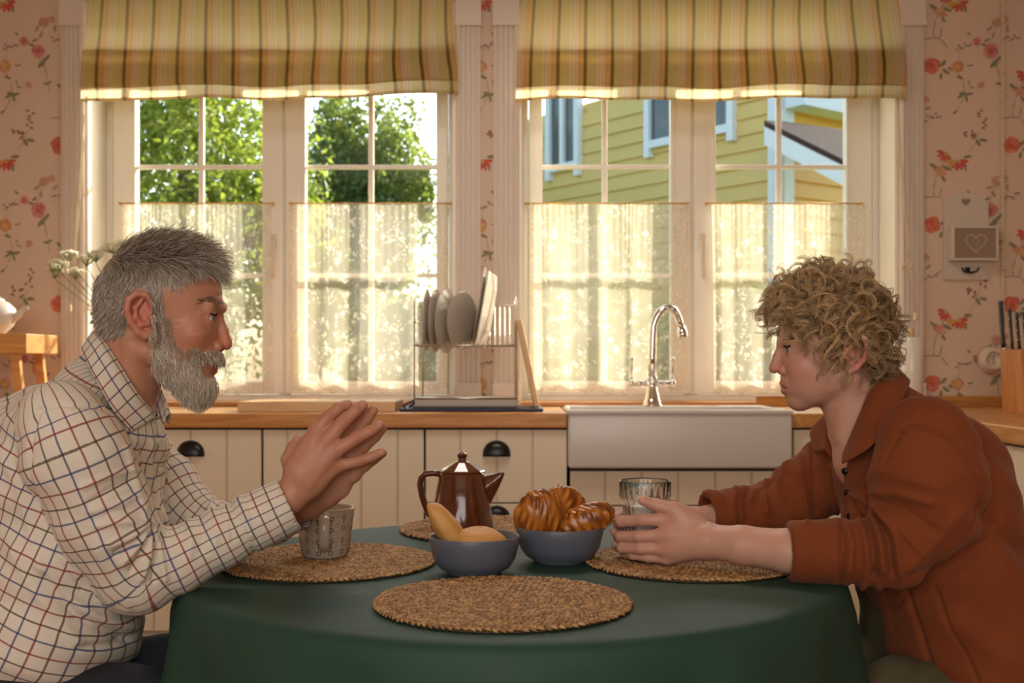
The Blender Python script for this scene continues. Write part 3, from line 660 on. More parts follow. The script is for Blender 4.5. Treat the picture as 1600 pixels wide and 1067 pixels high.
# ---- butler sink
def sink():
    yf, yb, zt, zb = 4.215, 4.70, .922, cz_(732, 4.22); x0, x1 = SX0, SX1
    root = thing('butler_sink', ((x0+x1)/2, 4.45, zb), 'white ceramic butler sink under the right window', 'sink')
    bm = bmesh.new(); bmesh.ops.create_cube(bm, size=1)
    for v in bm.verts: v.co = ((x0+x1)/2+v.co.x*(x1-x0), (yf+yb)/2+v.co.y*(yb-yf), (zt+zb)/2+v.co.z*(zt-zb))
    top = [f for f in bm.faces if f.normal.z > .9][0]
    r = bmesh.ops.inset_individual(bm, faces=[top], thickness=.028)
    for v in top.verts: v.co.y += .0
    bmesh.ops.translate(bm, verts=list({v for v in top.verts if v.co.y > 4.5}), vec=(0, -.055, 0))
    ex = bmesh.ops.extrude_discrete_faces(bm, faces=[top]); tf = ex['faces'][0]
    for v in tf.verts: v.co.z -= .17
    c = tf.calc_center_median()
    for v in tf.verts: v.co.x = c.x+(v.co.x-c.x)*.95; v.co.y = c.y+(v.co.y-c.y)*.9
    bmesh.ops.bevel(bm, geom=[e for e in bm.edges], offset=.011, segments=4, affect='EDGES', profile=.5)
    mb = MB(); mb.addbm(bm, smooth=True); mb.build('basin', M['ceramic'], root)
    rim = MB(); rim.box(x0-.004, x1+.004, yf-.006, yf+.022, zt-.016, zt+.001, .006); rim.build('front_rim', M['ceramic'], root)
    d = MB(); d.lathe([(0, .0), (.03, 0), (.032, .003), (.036, .003), (.036, -.003)], (x0+x1)/2, 4.44, 24, cz=zt-.166); d.build('drain', M['chrome'], root)
    return root
sink()

# ---- bridge tap
def tap():
    Y = 4.66; X = lambda px: (px-800)/FPX*Y; Z = lambda py: CZ-(py-HOR)/FPX*Y
    root = thing('bridge_tap', (X(1019), Y, .922), 'chrome swan-neck tap with two lever handles on the white sink', 'tap'); s = Y/FPX
    b = MB(); b.lathe([(0, 0), (15*s, 0), (15*s, 2*s), (13*s, 4*s), (14*s, 7*s), (12*s, 9*s), (11*s, 14*s), (9*s, 22*s), (7*s, 30*s), (6.5*s, 40*s), (8*s, 42*s), (8*s, 45*s), (6*s, 46*s), (6*s, 58*s), (0, 58*s)], X(1019), Y, 24, cz=.921); b.build('body', M['chrome'], root)
    pts = [(X(1019), Z(590)), (X(1019), Z(530))]; cxx, cz2, rr = (1019+1064)/2, 520, 22.5
    path = [Vector((X(1019), Y, Z(592))), Vector((X(1019), Y, Z(560))), Vector((X(1020), Y, Z(525)))]
    for (px, py) in ((1021, 510), (1025, 497), (1031, 487), (1038, 481), (1046, 480), (1053, 484), (1058, 492), (1062, 503), (1064.5, 512)): path.append(Vector((X(px), Y, Z(py))))
    sp = MB(); sp.tube(path, [6.2*s]*2+[5.9*s]*4+[5.5*s]*6, 14); sp.build('swan_neck', M['chrome'], root)
    noz = MB(); noz.tube([Vector((X(1064), Y, Z(510))), Vector((X(1065.5), Y, Z(515))), Vector((X(1065.6), Y, Z(516))), Vector((X(1067), Y, Z(526))), Vector((X(1067.2), Y, Z(528)))], [6*s, 6.5*s, 7.5*s, 8*s, 7*s], 14); noz.build('nozzle', M['chrome'], root)
    br = MB(); br.tube([(X(988), Y, Z(599)), (X(1050), Y, Z(599))], 3.6*s, 12)
    for px in (999, 1008, 1030, 1039): br.tube([(X(px-3), Y, Z(599)), (X(px+3), Y, Z(599))], 5*s, 12)
    br.build('bridge', M['chrome'], root)
    for px in (987, 1051):
        l = MB(); l.lathe([(0, -5*s), (4*s, -4*s), (5*s, 0), (4*s, 4*s), (2*s, 7*s), (1.6*s, 12*s), (1.6*s, 34*s), (2.8*s, 36*s), (3*s, 41*s), (0, 42*s)], X(px), Y, 12, cz=Z(599)); l.build('lever_handle', M['chrome'], root)
tap()

# ---- dish rack, plates, trays and boards
def rack():
    Y0, Y1 = 4.42, 4.66; X = lambda px: (px-800)/FPX*4.5; Z = lambda py: CZ-(py-HOR)/FPX*4.5
    x0, x1 = X(650), X(807); zb, zm, ztop = ZT+.045, Z(540), Z(470)
    root = thing('dish_rack', ((x0+x1)/2, 4.54, ZT+.012), 'tall steel wire dish rack on a navy tray left of the sink', 'rack')
    pn = MB(); pn.box(x0-.012, x1+.004, Y0, Y1, ZT+.014, ZT+.05, .008); pn.build('drip_pan', M['plate'], root)
    for (x, y) in ((x0, Y0+.004), (x1, Y0+.004), (x0+.014, Y1), (x1-.005, Y1)):
        MB().tube([(x, y, zb), (x, y, ztop-.01), (x+(.006 if x < X(730) else -.006), y, ztop+.012)], .0028, 8).build('upright', M['steel'], root)
    f = MB()
    for z in (zm, zb+.004): f.tube([(x0, Y0, z), (x1, Y0, z), (x1, Y1, z), (x0, Y1, z)], .0032, 8, closed=True)
    f.build('tier_frame', M['steel'], root)
    f = MB(); f.tube([(x0, Y1, ztop-.012), (x1, Y1, ztop-.012)], .0028, 8); f.tube([(x0, Y0, ztop-.085), (x0, Y1, ztop-.085)], .0022, 6); f.build('top_rail', M['steel'], root)
    for k in range(20):
        x = x0+.008+(x1-x0-.016)*k/19
        MB().tube([(x, Y0, zm), (x, Y0+.006, zm+.016), (x, (Y0+Y1)/2, zm-.01), (x, Y1-.004, zm+.01), (x, Y1, ztop-.012)], .0016, 6).build('wire', M['steel'], root)
rack()
def plate(name, label, px, pbot, r, lean, yaw, mat, square=False, Y=4.55, group='plates in the rack'):
    """a plate on its edge, its axis along x"""
    mb = MB(); pf = [(0, .004), (r*.55, .004), (r*.72, .010), (r*.98, .020), (r, .022), (r*.985, .0245), (r*.7, .0145), (r*.53, .009), (0, .009)]
    if square:
        n = 4
        mb.lathe([(a*1.25, b) for a, b in pf], 0, 0, 4, smooth=False)
    else: mb.lathe(pf, 0, 0, 40)
    Rm = Matrix.Rotation(yaw, 4, 'Z') @ Matrix.Rotation(lean, 4, 'Y') @ Matrix.Rotation(-PI/2, 4, 'Y') @ Matrix.Rotation(PI/4 if square else 0, 4, 'Z')
    base = at(px, pbot, Y); lowest = min((Rm @ Vector(v)).z for v in mb.v)
    mb.v = [tuple(Rm @ Vector(v)+Vector((base.x, Y, base.z-lowest))) for v in mb.v]
    return tag(mb.build(name, mat), label, 'plate', group)
plate('plate', 'grey plate at the left end of the dish rack', 676, 550, .125, .02, -.05, M['plate'])
plate('plate', 'grey plate second from the left in the dish rack', 690, 550, .124, .02, -.18, M['plate'])
plate('plate', 'grey plate third from the left in the dish rack', 706, 552, .128, .02, -.30, M['plate'])
plate('plate', 'beige plate turned broadside in the middle of the dish rack', 730, 546, .115, .05, -.50, M['plate'])
plate('serving_plate', 'large dark-edged plate leaning right in the dish rack', 757, 541, .158, .16, .02, M['plate'])
plate('serving_plate', 'large white square plate leaning at the right of the plates in the rack', 769, 541, .165, .17, -.10, M['platew'], True)
t = thing('rubber_tray', tuple(at(737, 642, 4.5)), 'navy tray with a loop handle under the dish rack', 'tray'); X = lambda px: (px-800)/FPX*4.45
b = MB(); b.box(X(627), X(848), 4.36, 4.70, ZT+.001, ZT+.012, .005); b.build('base', M['navy'], t)
b = MB(); b.tube([(X(636), 4.40, ZT+.010), (X(632), 4.39, ZT+.020), (X(640), 4.40, ZT+.034), (X(648), 4.41, ZT+.040), (X(648), 4.42, ZT+.03), (X(640), 4.42, ZT+.014)], .004, 8); b.build('loop_handle', M['navy'], t)
X = lambda px, Y=4.45: (px-800)/FPX*Y
bd = MB(); pl = [(X(371, 4.36), 4.36), (X(617, 4.36), 4.36), (X(630, 4.66), 4.66), (X(404, 4.66), 4.66)]
bd.prism(pl, ZT+.001, ZT+.038, 'z'); tag(bd.build('cutting_board', M['beech']), 'pale wooden cutting board lying flat on the worktop', 'cutting board')
bd = MB(); bd.box(-.011, .011, -.12, .12, 0, .345, .006); Rm = Matrix.Rotation(-.205, 4, 'Y'); p0 = at(838, 637, 4.56)
bd.v = [tuple(Rm @ Vector(v)+Vector((p0.x, 4.56, ZT+.0155))) for v in bd.v]; tag(bd.build('cutting_board', M['beechz']), 'wooden board leaning upright against the right side of the dish rack', 'cutting board')

# ---- left corner: little bench, teapot, flowers in a vase
bn = thing('wooden_bench', tuple(at(0, 640, 4.5)), 'small pine bench shelf standing on the worktop at the left border', 'shelf')
zt2 = at(0, 522, 4.45).z
MB().box(-2.32, at(48, 0, 4.40).x, 4.36, 4.66, zt2-.075, zt2, .004).build('seat_board', M['pine'], bn)
for y in (4.40, 4.62):
    xx = at(44, 0, 4.45).x
    MB().add([(xx-.045, y-.012, zt2-.07), (xx-.012, y-.012, zt2-.07), (xx-.012, y+.012, zt2-.07), (xx-.045, y+.012, zt2-.07), (xx-.02, y-.012, ZT), (xx+.012, y-.012, ZT), (xx+.012, y+.012, ZT), (xx-.02, y+.012, ZT)], [(0,1,2,3),(7,6,5,4),(0,4,5,1),(1,5,6,2),(2,6,7,3),(3,7,4,0)]).build('leg', M['pine'], bn)
    MB().box(-2.28, -2.25, y-.012, y+.012, ZT, zt2-.07).build('leg', M['pine'], bn)
tp = thing('teapot', tuple(at(-8, 522, 4.5)), 'white porcelain teapot standing on the small bench at the left border', 'teapot')
p = at(-16, 520, 4.5); b = MB(); b.lathe([(0, 0), (.055, 0), (.058, .006), (.085, .03), (.100, .065), (.094, .10), (.07, .125), (.05, .132), (0, .132)], p.x, 4.5, 28, cz=zt2+.001); b.build('body', M['ceramic'], tp)
b = MB(); b.lathe([(.056, .128), (.055, .136), (.03, .150), (.010, .154), (.009, .16), (.014, .168), (.012, .176), (0, .178)], p.x, 4.5, 24, cz=zt2+.001); b.build('lid', M['ceramic'], tp)
b = MB(); b.tube([(p.x+.07, 4.5, zt2+.05), (p.x+.11, 4.5, zt2+.075), (p.x+.128, 4.5, zt2+.098), (p.x+.15, 4.5, zt2+.104)], [.02, .014, .010, .008], 12); b.build('spout', M['ceramic'], tp)
b = MB(); b.tube([(p.x-.08, 4.5, zt2+.11), (p.x-.14, 4.5, zt2+.11), (p.x-.15, 4.5, zt2+.07), (p.x-.09, 4.5, zt2+.04)], .008, 10); b.build('handle', M['ceramic'], tp)

vs_ = thing('flower_vase', tuple(at(190, 640, 4.55)), 'vase of white umbel flowers on the worktop behind the bearded man', 'vase')
vp = at(192, 640, 4.55); b = MB(); b.lathe([(0, 0), (.04, 0), (.052, .03), (.055, .08), (.04, .14), (.03, .17), (.036, .19), (.032, .19), (.026, .17), (.034, .13), (.045, .08), (.03, .01), (0, .01)], vp.x, vp.y, 28, cz=ZT+.001); b.build('vase_body', M['ceramic'], vs_)
M['stem'] = plain('flower_stem', srgb(132, 140, 84), .6); M['umbel'] = plain('white_umbel', srgb(244, 242, 214), .7, var=.08); M['leafg'] = plain('green_leaf', srgb(96, 128, 52), .5); M['pinkf'] = plain('pink_petal', srgb(226, 156, 168), .6, var=.1)
top0 = Vector((vp.x, vp.y, ZT+.19)); rnd = random.Random(4)
for (px, py, R_) in ((92, 412, 17), (118, 425, 15), (135, 405, 14), (176, 384, 20), (150, 398, 14), (108, 398, 12), (196, 380, 16), (86, 424, 10)):
    e = at(px, py, 4.5+rnd.uniform(-.06, .08)); mid = top0.lerp(e, .55)+Vector((.02, 0, .02))
    st = MB(); st.tube([top0, mid, e-Vector((0, 0, .03))], .0018, 6); so = st.build('stem', M['stem'], vs_)
    um = MB(); ray = MB(); r_ = R_*.0025
    for k in range(34):
        a = rnd.uniform(0, 2*PI); q = r_*math.sqrt(rnd.uniform(.02, 1)); c0 = e+Vector((q*math.cos(a), q*math.sin(a), .012-q*q*11+rnd.uniform(-.004, .004)))
        ray.tube([e-Vector((0, 0, .03)), c0], .0007, 4)
        for j in range(7):
            d = Vector((rnd.uniform(-.010, .010), rnd.uniform(-.010, .010), rnd.uniform(-.003, .006))); c1 = c0+d; f = .0045
            um.add([c1+Vector((f, 0, 0)), c1+Vector((0, f, .001)), c1+Vector((-f, 0, 0)), c1+Vector((0, -f, .001)), c1+Vector((0, 0, .003))], [(0,1,4),(1,2,4),(2,3,4),(3,0,4)])
    um.build('umbel', M['umbel'], so, recalc=False); ray.build('umbel_rays', M['stem'], so)
e = at(143, 488, 4.5); st = MB(); st.tube([top0, e], .002, 6); so = st.build('stem', M['stem'], vs_)
pk = MB(); 
for k in range(14):
    a = k*2.4; q = .004+.0009*k; c1 = e+Vector((q*math.cos(a)-.006, q*math.sin(a), .01-.0006*k)); t_ = Vector((math.cos(a), math.sin(a), .4))*.008; w_ = Vector((-math.sin(a), math.cos(a), 0))*.006
    pk.add([c1, c1+t_+w_, c1+t_*1.5, c1+t_-w_], [(0,1,2,3)])
pk.build('pink_blossom', M['pinkf'], so, recalc=False)
for k in range(7):
    c1 = e+Vector((rnd.uniform(0, .04), rnd.uniform(-.02, .02), rnd.uniform(-.05, .005))); a = rnd.uniform(0, 6); d = Vector((math.cos(a), -.3, math.sin(a)))*.016; w_ = Vector((-math.sin(a), 0, math.cos(a)))*.008
    MB().add([c1-d, c1+w_, c1+d, c1-w_], [(0,1,2,3)]).build('leaf', M['leafg'], so, recalc=False)

# ---- right corner: wall box, retro socket and cable, knife block, paper roll
M['white'] = plain('white_painted_wood', srgb(206, 194, 178), .5, var=.02)
M['linen'] = plain('grey_linen', srgb(150, 128, 108), .8, var=.08, scale=120)
M['lacep'] = plain('white_lace_print', srgb(188, 170, 148), .8)
kx = lambda px: wx(px); kz = lambda py: wz(py)
kb = thing('key_box', tuple(at(1508, 437, YW)), 'white heart cut-out key box hanging on the floral wall', 'key box')
pts = [(kx(1473), kz(437)), (kx(1542), kz(437)), (kx(1542), kz(314))]
for k in range(9):
    a = k/8*PI; pts.append((kx(1507.5+30*math.cos(a)), kz(314-12*math.sin(a)**.8)))
pts.append((kx(1473), kz(314)))
MB().prism(pts, YW-.016, YW-.001, 'y').build('back_board', M['white'], kb)
def heart(cx, cz, r, y0, y1, mb):
    hp = []
    for k in range(28):
        a = 2*PI*k/28; hp.append((cx+r*(16*math.sin(a)**3)/17, cz+r*(13*math.cos(a)-5*math.cos(2*a)-2*math.cos(3*a)-math.cos(4*a))/17))
    mb.prism(hp, y0, y1, 'y'); return mb
heart(kx(1507), kz(316), .02, YW-.0172, YW-.010, MB()).build('heart_cutout', M['linen'], kb)
bxx = MB(); a0, a1, z0, z1 = kx(1478), kx(1549), kz(409), kz(356); y0 = YW-.075; w = .010
bxx.box(a0, a1, y0, YW-.017, z0, z0+w, .002); bxx.box(a0, a1, y0, YW-.017, z1-w, z1, .002); bxx.box(a0, a0+w, y0, YW-.017, z0+w, z1-w, .002); bxx.box(a1-w, a1, y0, YW-.017, z0+w, z1-w, .002); bxx.build('box_frame', M['white'], kb)
pn = MB().box(a0+w, a1-w, y0+.006, y0+.012, z0+w, z1-w).build('linen_panel', M['linen'], kb)
hp = []
for k in range(40):
    a = 2*PI*k/40; hp.append(Vector(((a0+a1)/2+.004+.046*(16*math.sin(a)**3)/17, y0+.0045, (z0+z1)/2+.003+.046*(13*math.cos(a)-5*math.cos(2*a)-2*math.cos(3*a)-math.cos(4*a))/17)))
hh = MB(); hh.tube(hp, .0035, 6, closed=True, flat=(1, .5)); 
for k in range(14):
    a = 2*PI*k/14; hh.tube([Vector(((a0+a1)/2+.004+.02*math.cos(a), y0+.0045, (z0+z1)/2+.006+.02*math.sin(a))), Vector(((a0+a1)/2+.004+.006*math.cos(a), y0+.0045, (z0+z1)/2+.006+.006*math.sin(a)))], .0016, 5)
hh.build('lace_heart', M['lacep'], kb)
hk = MB(); hc = Vector((kx(1509), YW-.02, kz(426))); hk.box(hc.x-.010, hc.x+.010, YW-.022, YW-.016, hc.z-.004, hc.z+.022, .002)
for s_ in (-1, 1): hk.tube([hc+Vector((0, -.006, 0)), hc+Vector((s_*.012, -.02, -.002)), hc+Vector((s_*.026, -.03, .002)), hc+Vector((s_*.034, -.03, .014))], [.005, .0045, .004, .004], 8); hk.lathe([(0, -.005), (.005, 0), (0, .005)], hc.x+s_*.034, hc.y-.03, 8, cz=hc.z+.016)
hk.build('double_hook', M['black'], kb)
sk = thing('wall_socket', tuple(at(1545, 562, YW)), 'round porcelain surface socket on the wall left of the knife block', 'socket')
s_ = MB(); s_.lathe([(0, 0), (.055, 0), (.056, -.012), (.052, -.022), (.046, -.026), (.044, -.04), (.040, -.046), (.034, -.046), (.033, -.034), (0, -.034)], 0, 0, 32); pc = at(1547, 562, YW)
s_.v = [(pc.x+v[0], YW-.001+v[2], pc.z+v[1]) for v in s_.v]; s_.build('housing', M['porc'], sk)
for dz in (-.012, .0, .012): MB().box(pc.x-.003, pc.x+.003, YW-.0358, YW-.0345, pc.z+dz-.003, pc.z+dz+.003).build('pin_hole', M['blackp'], sk)
cb = MB(); pts1 = []; pts2 = []
for k in range(240):
    z = 2.80-(2.80-at(0, 505, YW).z)*k/239; a = k*.55; x = wx(1565)
    pts1.append((x+.004*math.cos(a), YW-.010+.004*math.sin(a), z)); pts2.append((x-.004*math.cos(a), YW-.010-.004*math.sin(a), z))
cb.tube(pts1, .0036, 6); cb.tube(pts2, .0036, 6)
cbl = thing('twisted_cable', tuple(at(1565, 505, YW)), 'cream twisted fabric cable running up the wall above the knife block', 'cable'); cb.build('twisted_strands', M['cord'], cbl)
for py in (150, 282, 420):
    p_ = at(1565, py, YW); i_ = MB(); i_.lathe([(0, 0), (.011, 0), (.012, -.006), (.008, -.012), (.010, -.018), (0, -.022)], 0, 0, 14); i_.v = [(p_.x+v[0], YW-.0005+v[2], p_.z+v[1]) for v in i_.v]; i_.build('insulator', M['porc'], cbl)
# knife block: slanted wedge
kbk = thing('knife_block', tuple(at(1590, 645, 4.2)), 'tall wooden knife block on the worktop at the right border', 'knife block'); Y0k, Y1k = 4.10, 4.32
x0 = at(1566, 0, Y0k+.2).x; zt3 = at(0, 548, Y0k).z
MB().add([(x0, Y0k, ZT+.001), (x0+.20, Y0k, ZT+.001), (x0+.20, Y0k+.20, ZT+.001), (x0, Y0k+.20, ZT+.001), (x0-.02, Y0k, zt3), (x0+.20, Y0k, zt3), (x0+.20, Y0k+.17, zt3+.01), (x0-.02, Y0k+.17, zt3+.01)], [(3,2,1,0),(4,5,6,7),(0,1,5,4),(1,2,6,5),(2,3,7,6),(3,0,4,7)]).build('block', M['pinez'], kbk)
for k, (px, ptop, pbot, lab) in enumerate(((1563, 470, 545, 'largest black-handled knife, leftmost in the knife block'), (1577, 482, 547, 'black-handled knife with a steel bolster, second from the left in the block'), (1588, 488, 547, 'small black-handled knife, third from the left in the block'), (1599, 487, 547, 'black-handled knife at the right border of the picture'))):
    Yk = Y0k+.155-.035*k; a, b_ = at(px, ptop, Yk), at(px+5, pbot-2, Yk); d = (a-b_)
    kn = thing('kitchen_knife', b_, lab, 'knife', 'knives in the wooden block'); w = .017 if k == 0 else .012
    h = MB(); h.tube([b_+d*.0, b_+d*.1, b_+d*.3, b_+d*.6, b_+d*.85, b_+d*.97, b_+d], [w*.75, w*.8, w*.7, w*.85, w*.8, w*.95, w*.5], 10, flat=(.55, 1)); h.build('handle', M['blackp'], kn)
    bl = MB(); b2 = b_-d.normalized()*.03; bl.tube([b_+d*.02, b_-d.normalized()*.012, b2], [w*.8, w*.7, w*.6], 8, flat=(.3, 1)); bl.build('bolster', M['chrome'], kn)
    if k:
        for f in (.25, .5, .75): r_ = MB(); c1 = b_+d*f; r_.tube([c1+Vector((-w*.45, -w*.5, 0)), c1+Vector((-w*.45, -w*.62, 0))], .003, 8); r_.build('rivet', M['chrome'], kn)
jr = thing('paper_towel_roll', tuple(at(1424, 640, 4.6)), 'white kitchen paper roll on the worktop behind the boy', 'paper roll'); p_ = at(1424, 640, 4.6)
b = MB(); b.lathe([(.02, .004), (.043, .004), (.046, .008), (.046, .282), (.043, .286), (.02, .286)], p_.x, p_.y, 32, cz=ZT+.001); b.build('roll', M['platew'], jr)
b = MB(); b.lathe([(0, 0), (.055, 0), (.055, .004), (.01, .004), (.01, .31), (.014, .32), (0, .325)], p_.x, p_.y, 24, cz=ZT+.0005); b.build('holder', M['beechz'], jr)
# ================================================================== TABLE
TX, TY, TR, TZ = 0.0, 1.98, .548, .75
tb = thing('round_table', (TX, TY, 0), 'round table hidden under the dark green cloth', 'table')
b = MB(); b.lathe([(0, -.03), (TR-.012, -.03), (TR-.004, -.024), (TR-.004, -.006), (TR-.012, -.003), (0, -.003)], TX, TY, 64, cz=TZ); b.build('table_top', M['pine'], tb)
b = MB(); b.lathe([(0, .02), (.06, .02), (.05, .1), (.035, .2), (.05, .4), (.04, .6), (.10, .70), (.10, .718), (0, .718)], TX, TY, 24); b.build('pedestal', M['pine'], tb)
for k in range(4):
    a = k*PI/2+PI/4; MB().tube([(TX, TY, .16), (TX+.18*math.cos(a), TY+.18*math.sin(a), .10), (TX+.34*math.cos(a), TY+.34*math.sin(a), .02)], [.03, .028, .022], 8).build('foot', M['pine'], tb)
def cloth_mat():
    m, t, p = newmat('dark_green_tablecloth')
    tc = t.n('ShaderNodeTexCoord').outputs['Object']
    nz = t.n('ShaderNodeTexNoise', inp={'Vector': tc, 'Scale': 5.0, 'Detail': 4.0})
    t.l(t.mix(nz.outputs[0], srgb(28, 60, 46), srgb(36, 70, 55)), p.inputs['Base Color']); p.inputs['Roughness'].default_value = .6; p.inputs['Specular IOR Level'].default_value = .35
    mp = t.n('ShaderNodeMapping', inp={'Vector': tc, 'Scale': (1, 2.4, 1), 'Rotation': (0, 0, .25)})
    cr = t.n('ShaderNodeTexNoise', inp={'Vector': mp.outputs[0], 'Scale': 3.2, 'Detail': 2.0, 'Distortion': .6})
    wv = t.n('ShaderNodeTexNoise', inp={'Vector': tc, 'Scale': 700.0})
    b1 = t.n('ShaderNodeBump', inp={'Strength': .16, 'Distance': .02, 'Height': cr.outputs[0]}); b2 = t.n('ShaderNodeBump', inp={'Strength': .25, 'Distance': .0008, 'Height': wv.outputs[0], 'Normal': b1.outputs[0]}); t.l(b2.outputs[0], p.inputs['Normal']); return m
M['cloth'] = cloth_mat()
cl = MB(); nth = 220; prof = [(0, 0), (.15, 0), (.3, 0), (.42, 0), (.50, 0), (.53, 0), (.544, -.001), (.551, -.005), (.556, -.013), (.559, -.03)]+[(.561, -.03-.30*k/14) for k in range(1, 15)]
for j, (r, z) in enumerate(prof):
    dr = max(0, (-z-.012)/.3)
    for k in range(nth):
        a = 2*PI*k/nth; f = math.sin(a*11+.8*math.sin(a*3))*.5+math.sin(a*17+1.1+math.sin(2*a))*.28+math.sin(a*5+2)*.3
        rr = r+dr*(.024+.044*f)+(.002*math.sin(a*23) if z < -.03 else 0)
        if r > 0: cl.v.append((TX+rr*math.cos(a), TY+rr*math.sin(a), TZ+z-dr*.006*f))
        else: cl.v.append((TX, TY, TZ))
m_ = len(prof); cl.f = [(j*nth+k, j*nth+(k+1) % nth, (j+1)*nth+(k+1) % nth, (j+1)*nth+k) for j in range(1, m_-1) for k in range(nth)]
cl.f += [(0, nth+k, nth+(k+1) % nth) for k in range(nth)]; cl.f = [tuple(reversed(f)) if len(f) == 4 else f for f in cl.f]
cl.smooth = [True]*len(cl.f); cl.col = [(1, 1, 1, 1)]*len(cl.v)
tag(cl.build('tablecloth', M['cloth']), 'dark green cloth draped over the round table', 'tablecloth')

# ---- woven placemats
def mat_weave():
    m, t, p = newmat('woven_seagrass')
    a = t.n('ShaderNodeAttribute', attribute_name='col'); t.l(a.outputs[0], p.inputs['Base Color']); p.inputs['Roughness'].default_value = .55; p.inputs['Specular IOR Level'].default_value = .4; return m
M['weave'] = mat_weave()
def placemat_mesh(R=.187):
    rnd = random.Random(11); mb = MB(); pitch = .0088; r = R-.006
    mb.cur = srgb(92, 66, 40); mb.lathe([(0, .002), (R-.008, .002), (R-.006, .0005), (0, .0005)], 0, 0, 48)
    while r > .004:
        n = max(4, int(2*PI*r/.0098))
        for k in range(n):
            for s_ in (-1, 1):
                a = 2*PI*(k+.5*(s_ > 0)+rnd.uniform(-.12, .12))/n; rc = r+s_*pitch*.24
                c = Vector((rc*math.cos(a), rc*math.sin(a), .0045+rnd.uniform(-.0006, .0012)))
                tang = Vector((-math.sin(a), math.cos(a), 0)); rad = Vector((math.cos(a), math.sin(a), 0))
                d = (tang*.8+rad*s_*.75+Vector((0, 0, rnd.uniform(-.15, .15)))).normalized(); w = d.cross(Vector((0, 0, 1))).normalized()
                L, B, H = .0072*rnd.uniform(.85, 1.15), .0027*rnd.uniform(.8, 1.2), .0026
                f = rnd.uniform(0, 1); cA, cB = (128, 92, 56), (192, 150, 98); mb.cur = srgb(*[x+(y-x)*f for x, y in zip(cA, cB)])
                u = Vector((0, 0, 1)); V = [c-d*L-u*H*.6]
                for q in (-.45, .45):
                    for (e1, e2) in ((1, 0), (0, 1), (-1, 0), (0, -1)): V.append(c+d*L*q+w*B*e1+u*H*e2)
                V.append(c+d*L-u*H*.6)
                F = [(0, 1+i, 1+(i+1) % 4) for i in range(4)]+[(1+i, 5+i, 5+(i+1) % 4, 1+(i+1) % 4) for i in range(4)]+[(9, 5+(i+1) % 4, 5+i) for i in range(4)]
                mb.add(V, F, True)
        r -= pitch
    return mb.mesh('woven_placemat', M['weave'], usecol=True)
pm = placemat_mesh()
def gnd(px, py, z=TZ):
    Y = (CZ-z)*FPX/(py-HOR); return Vector(((px-800)/FPX*Y, Y, z))
for (px, py, rot, lab) in ((786, 944, .3, 'empty round woven placemat nearest the camera'), (514, 880, 1.2, 'round woven placemat under the grey mug'), (1083, 880, 2.2, 'round woven placemat under the glass of milk'), (766, 829, 4.0, 'round woven placemat under the brown coffee pot')):
    o = link('placemat', pm); o.location = gnd(px, py)+Vector((0, 0, .0006)); o.rotation_euler.z = rot; tag(o, lab, 'placemat', 'woven placemats')
ZM = TZ+.0085

# ---- mug
M['mug'] = plain('warm_grey_stoneware_glaze', srgb(176, 160, 142), .3, var=.04, scale=60, coat=.15)
M['mugp'] = plain('dark_mug_print', srgb(70, 68, 64), .4)
mg = gnd(508, 868, ZM); s = mg.y/FPX
mug = thing('mug', mg, 'grey mug with ring print on the left placemat', 'mug')
r0, r1, H = 37*s, 46*s, 76*s
b = MB(); b.lathe([(0, .004), (r0*.8, .004), (r0*.86, .0), (r0*.93, .0), (r0, .006), (r1, H-.002), (r1-.001, H), (r1-.003, H), (r1-.0045, H-.003), (r0-.005, .012), (0, .010)], mg.x, mg.y, 48, cz=mg.z); b.build('cup', M['mug'], mug)
dirh = Vector((-mg.x, -mg.y, 0)).normalized(); dirh = (dirh+Vector((-.02, 0, 0))).normalized(); h = MB(); rr = lambda z: r0+(r1-r0)*z/H
pth = [(rr(H*.88)-.002, H*.86), (rr(H*.88)+.014, H*.875), (rr(H*.8)+.024, H*.80), (rr(H*.6)+.027, H*.6), (rr(H*.4)+.024, H*.38), (rr(H*.3)+.014, H*.24), (rr(H*.2)-.002, H*.20)]
h.tube([mg+dirh*a+Vector((0, 0, z)) for a, z in pth], .0078, 12, flat=(.6, 1.15)); h.build('handle', M['mug'], mug)
pp = MB(); rnd = random.Random(2)
def onmug(a, z, off=.0003): r_ = rr(z)+off; return Vector((mg.x+r_*math.cos(a), mg.y+r_*math.sin(a), mg.z+z))
for c_ in range(13):
    a0 = math.atan2(dirh.y, dirh.x)+(c_+.5)*2*PI/13
    for q in range(4):
        z0 = H*(.12+.235*q+(.03 if c_ % 2 else 0)); rq = .0042
        ring = [[onmug(a0+rq*f*math.cos(t_)/rr(z0), z0+rq*f*math.sin(t_)) for t_ in [2*PI*i/14 for i in range(14)]] for f in (1, .68)]
        pp.add(ring[0]+ring[1], [(i, (i+1) % 14, 14+(i+1) % 14, 14+i) for i in range(14)])
        if q % 2: pp.add([onmug(a0-.0007/rr(z0), z0-rq), onmug(a0+.0007/rr(z0), z0-rq), onmug(a0+.0007/rr(z0), z0-.012), onmug(a0-.0007/rr(z0), z0-.012)], [(0,1,2,3)])
    for q in range(70):
        ad = a0+PI/13+rnd.gauss(0, .07); zd_ = rnd.uniform(.05, .95)*H; e = .00055; pp.add([onmug(ad-e/r0, zd_), onmug(ad, zd_+e), onmug(ad+e/r0, zd_), onmug(ad, zd_-e)], [(0,1,2,3)])
pp.build('ring_print', M['mugp'], mug, recalc=False)

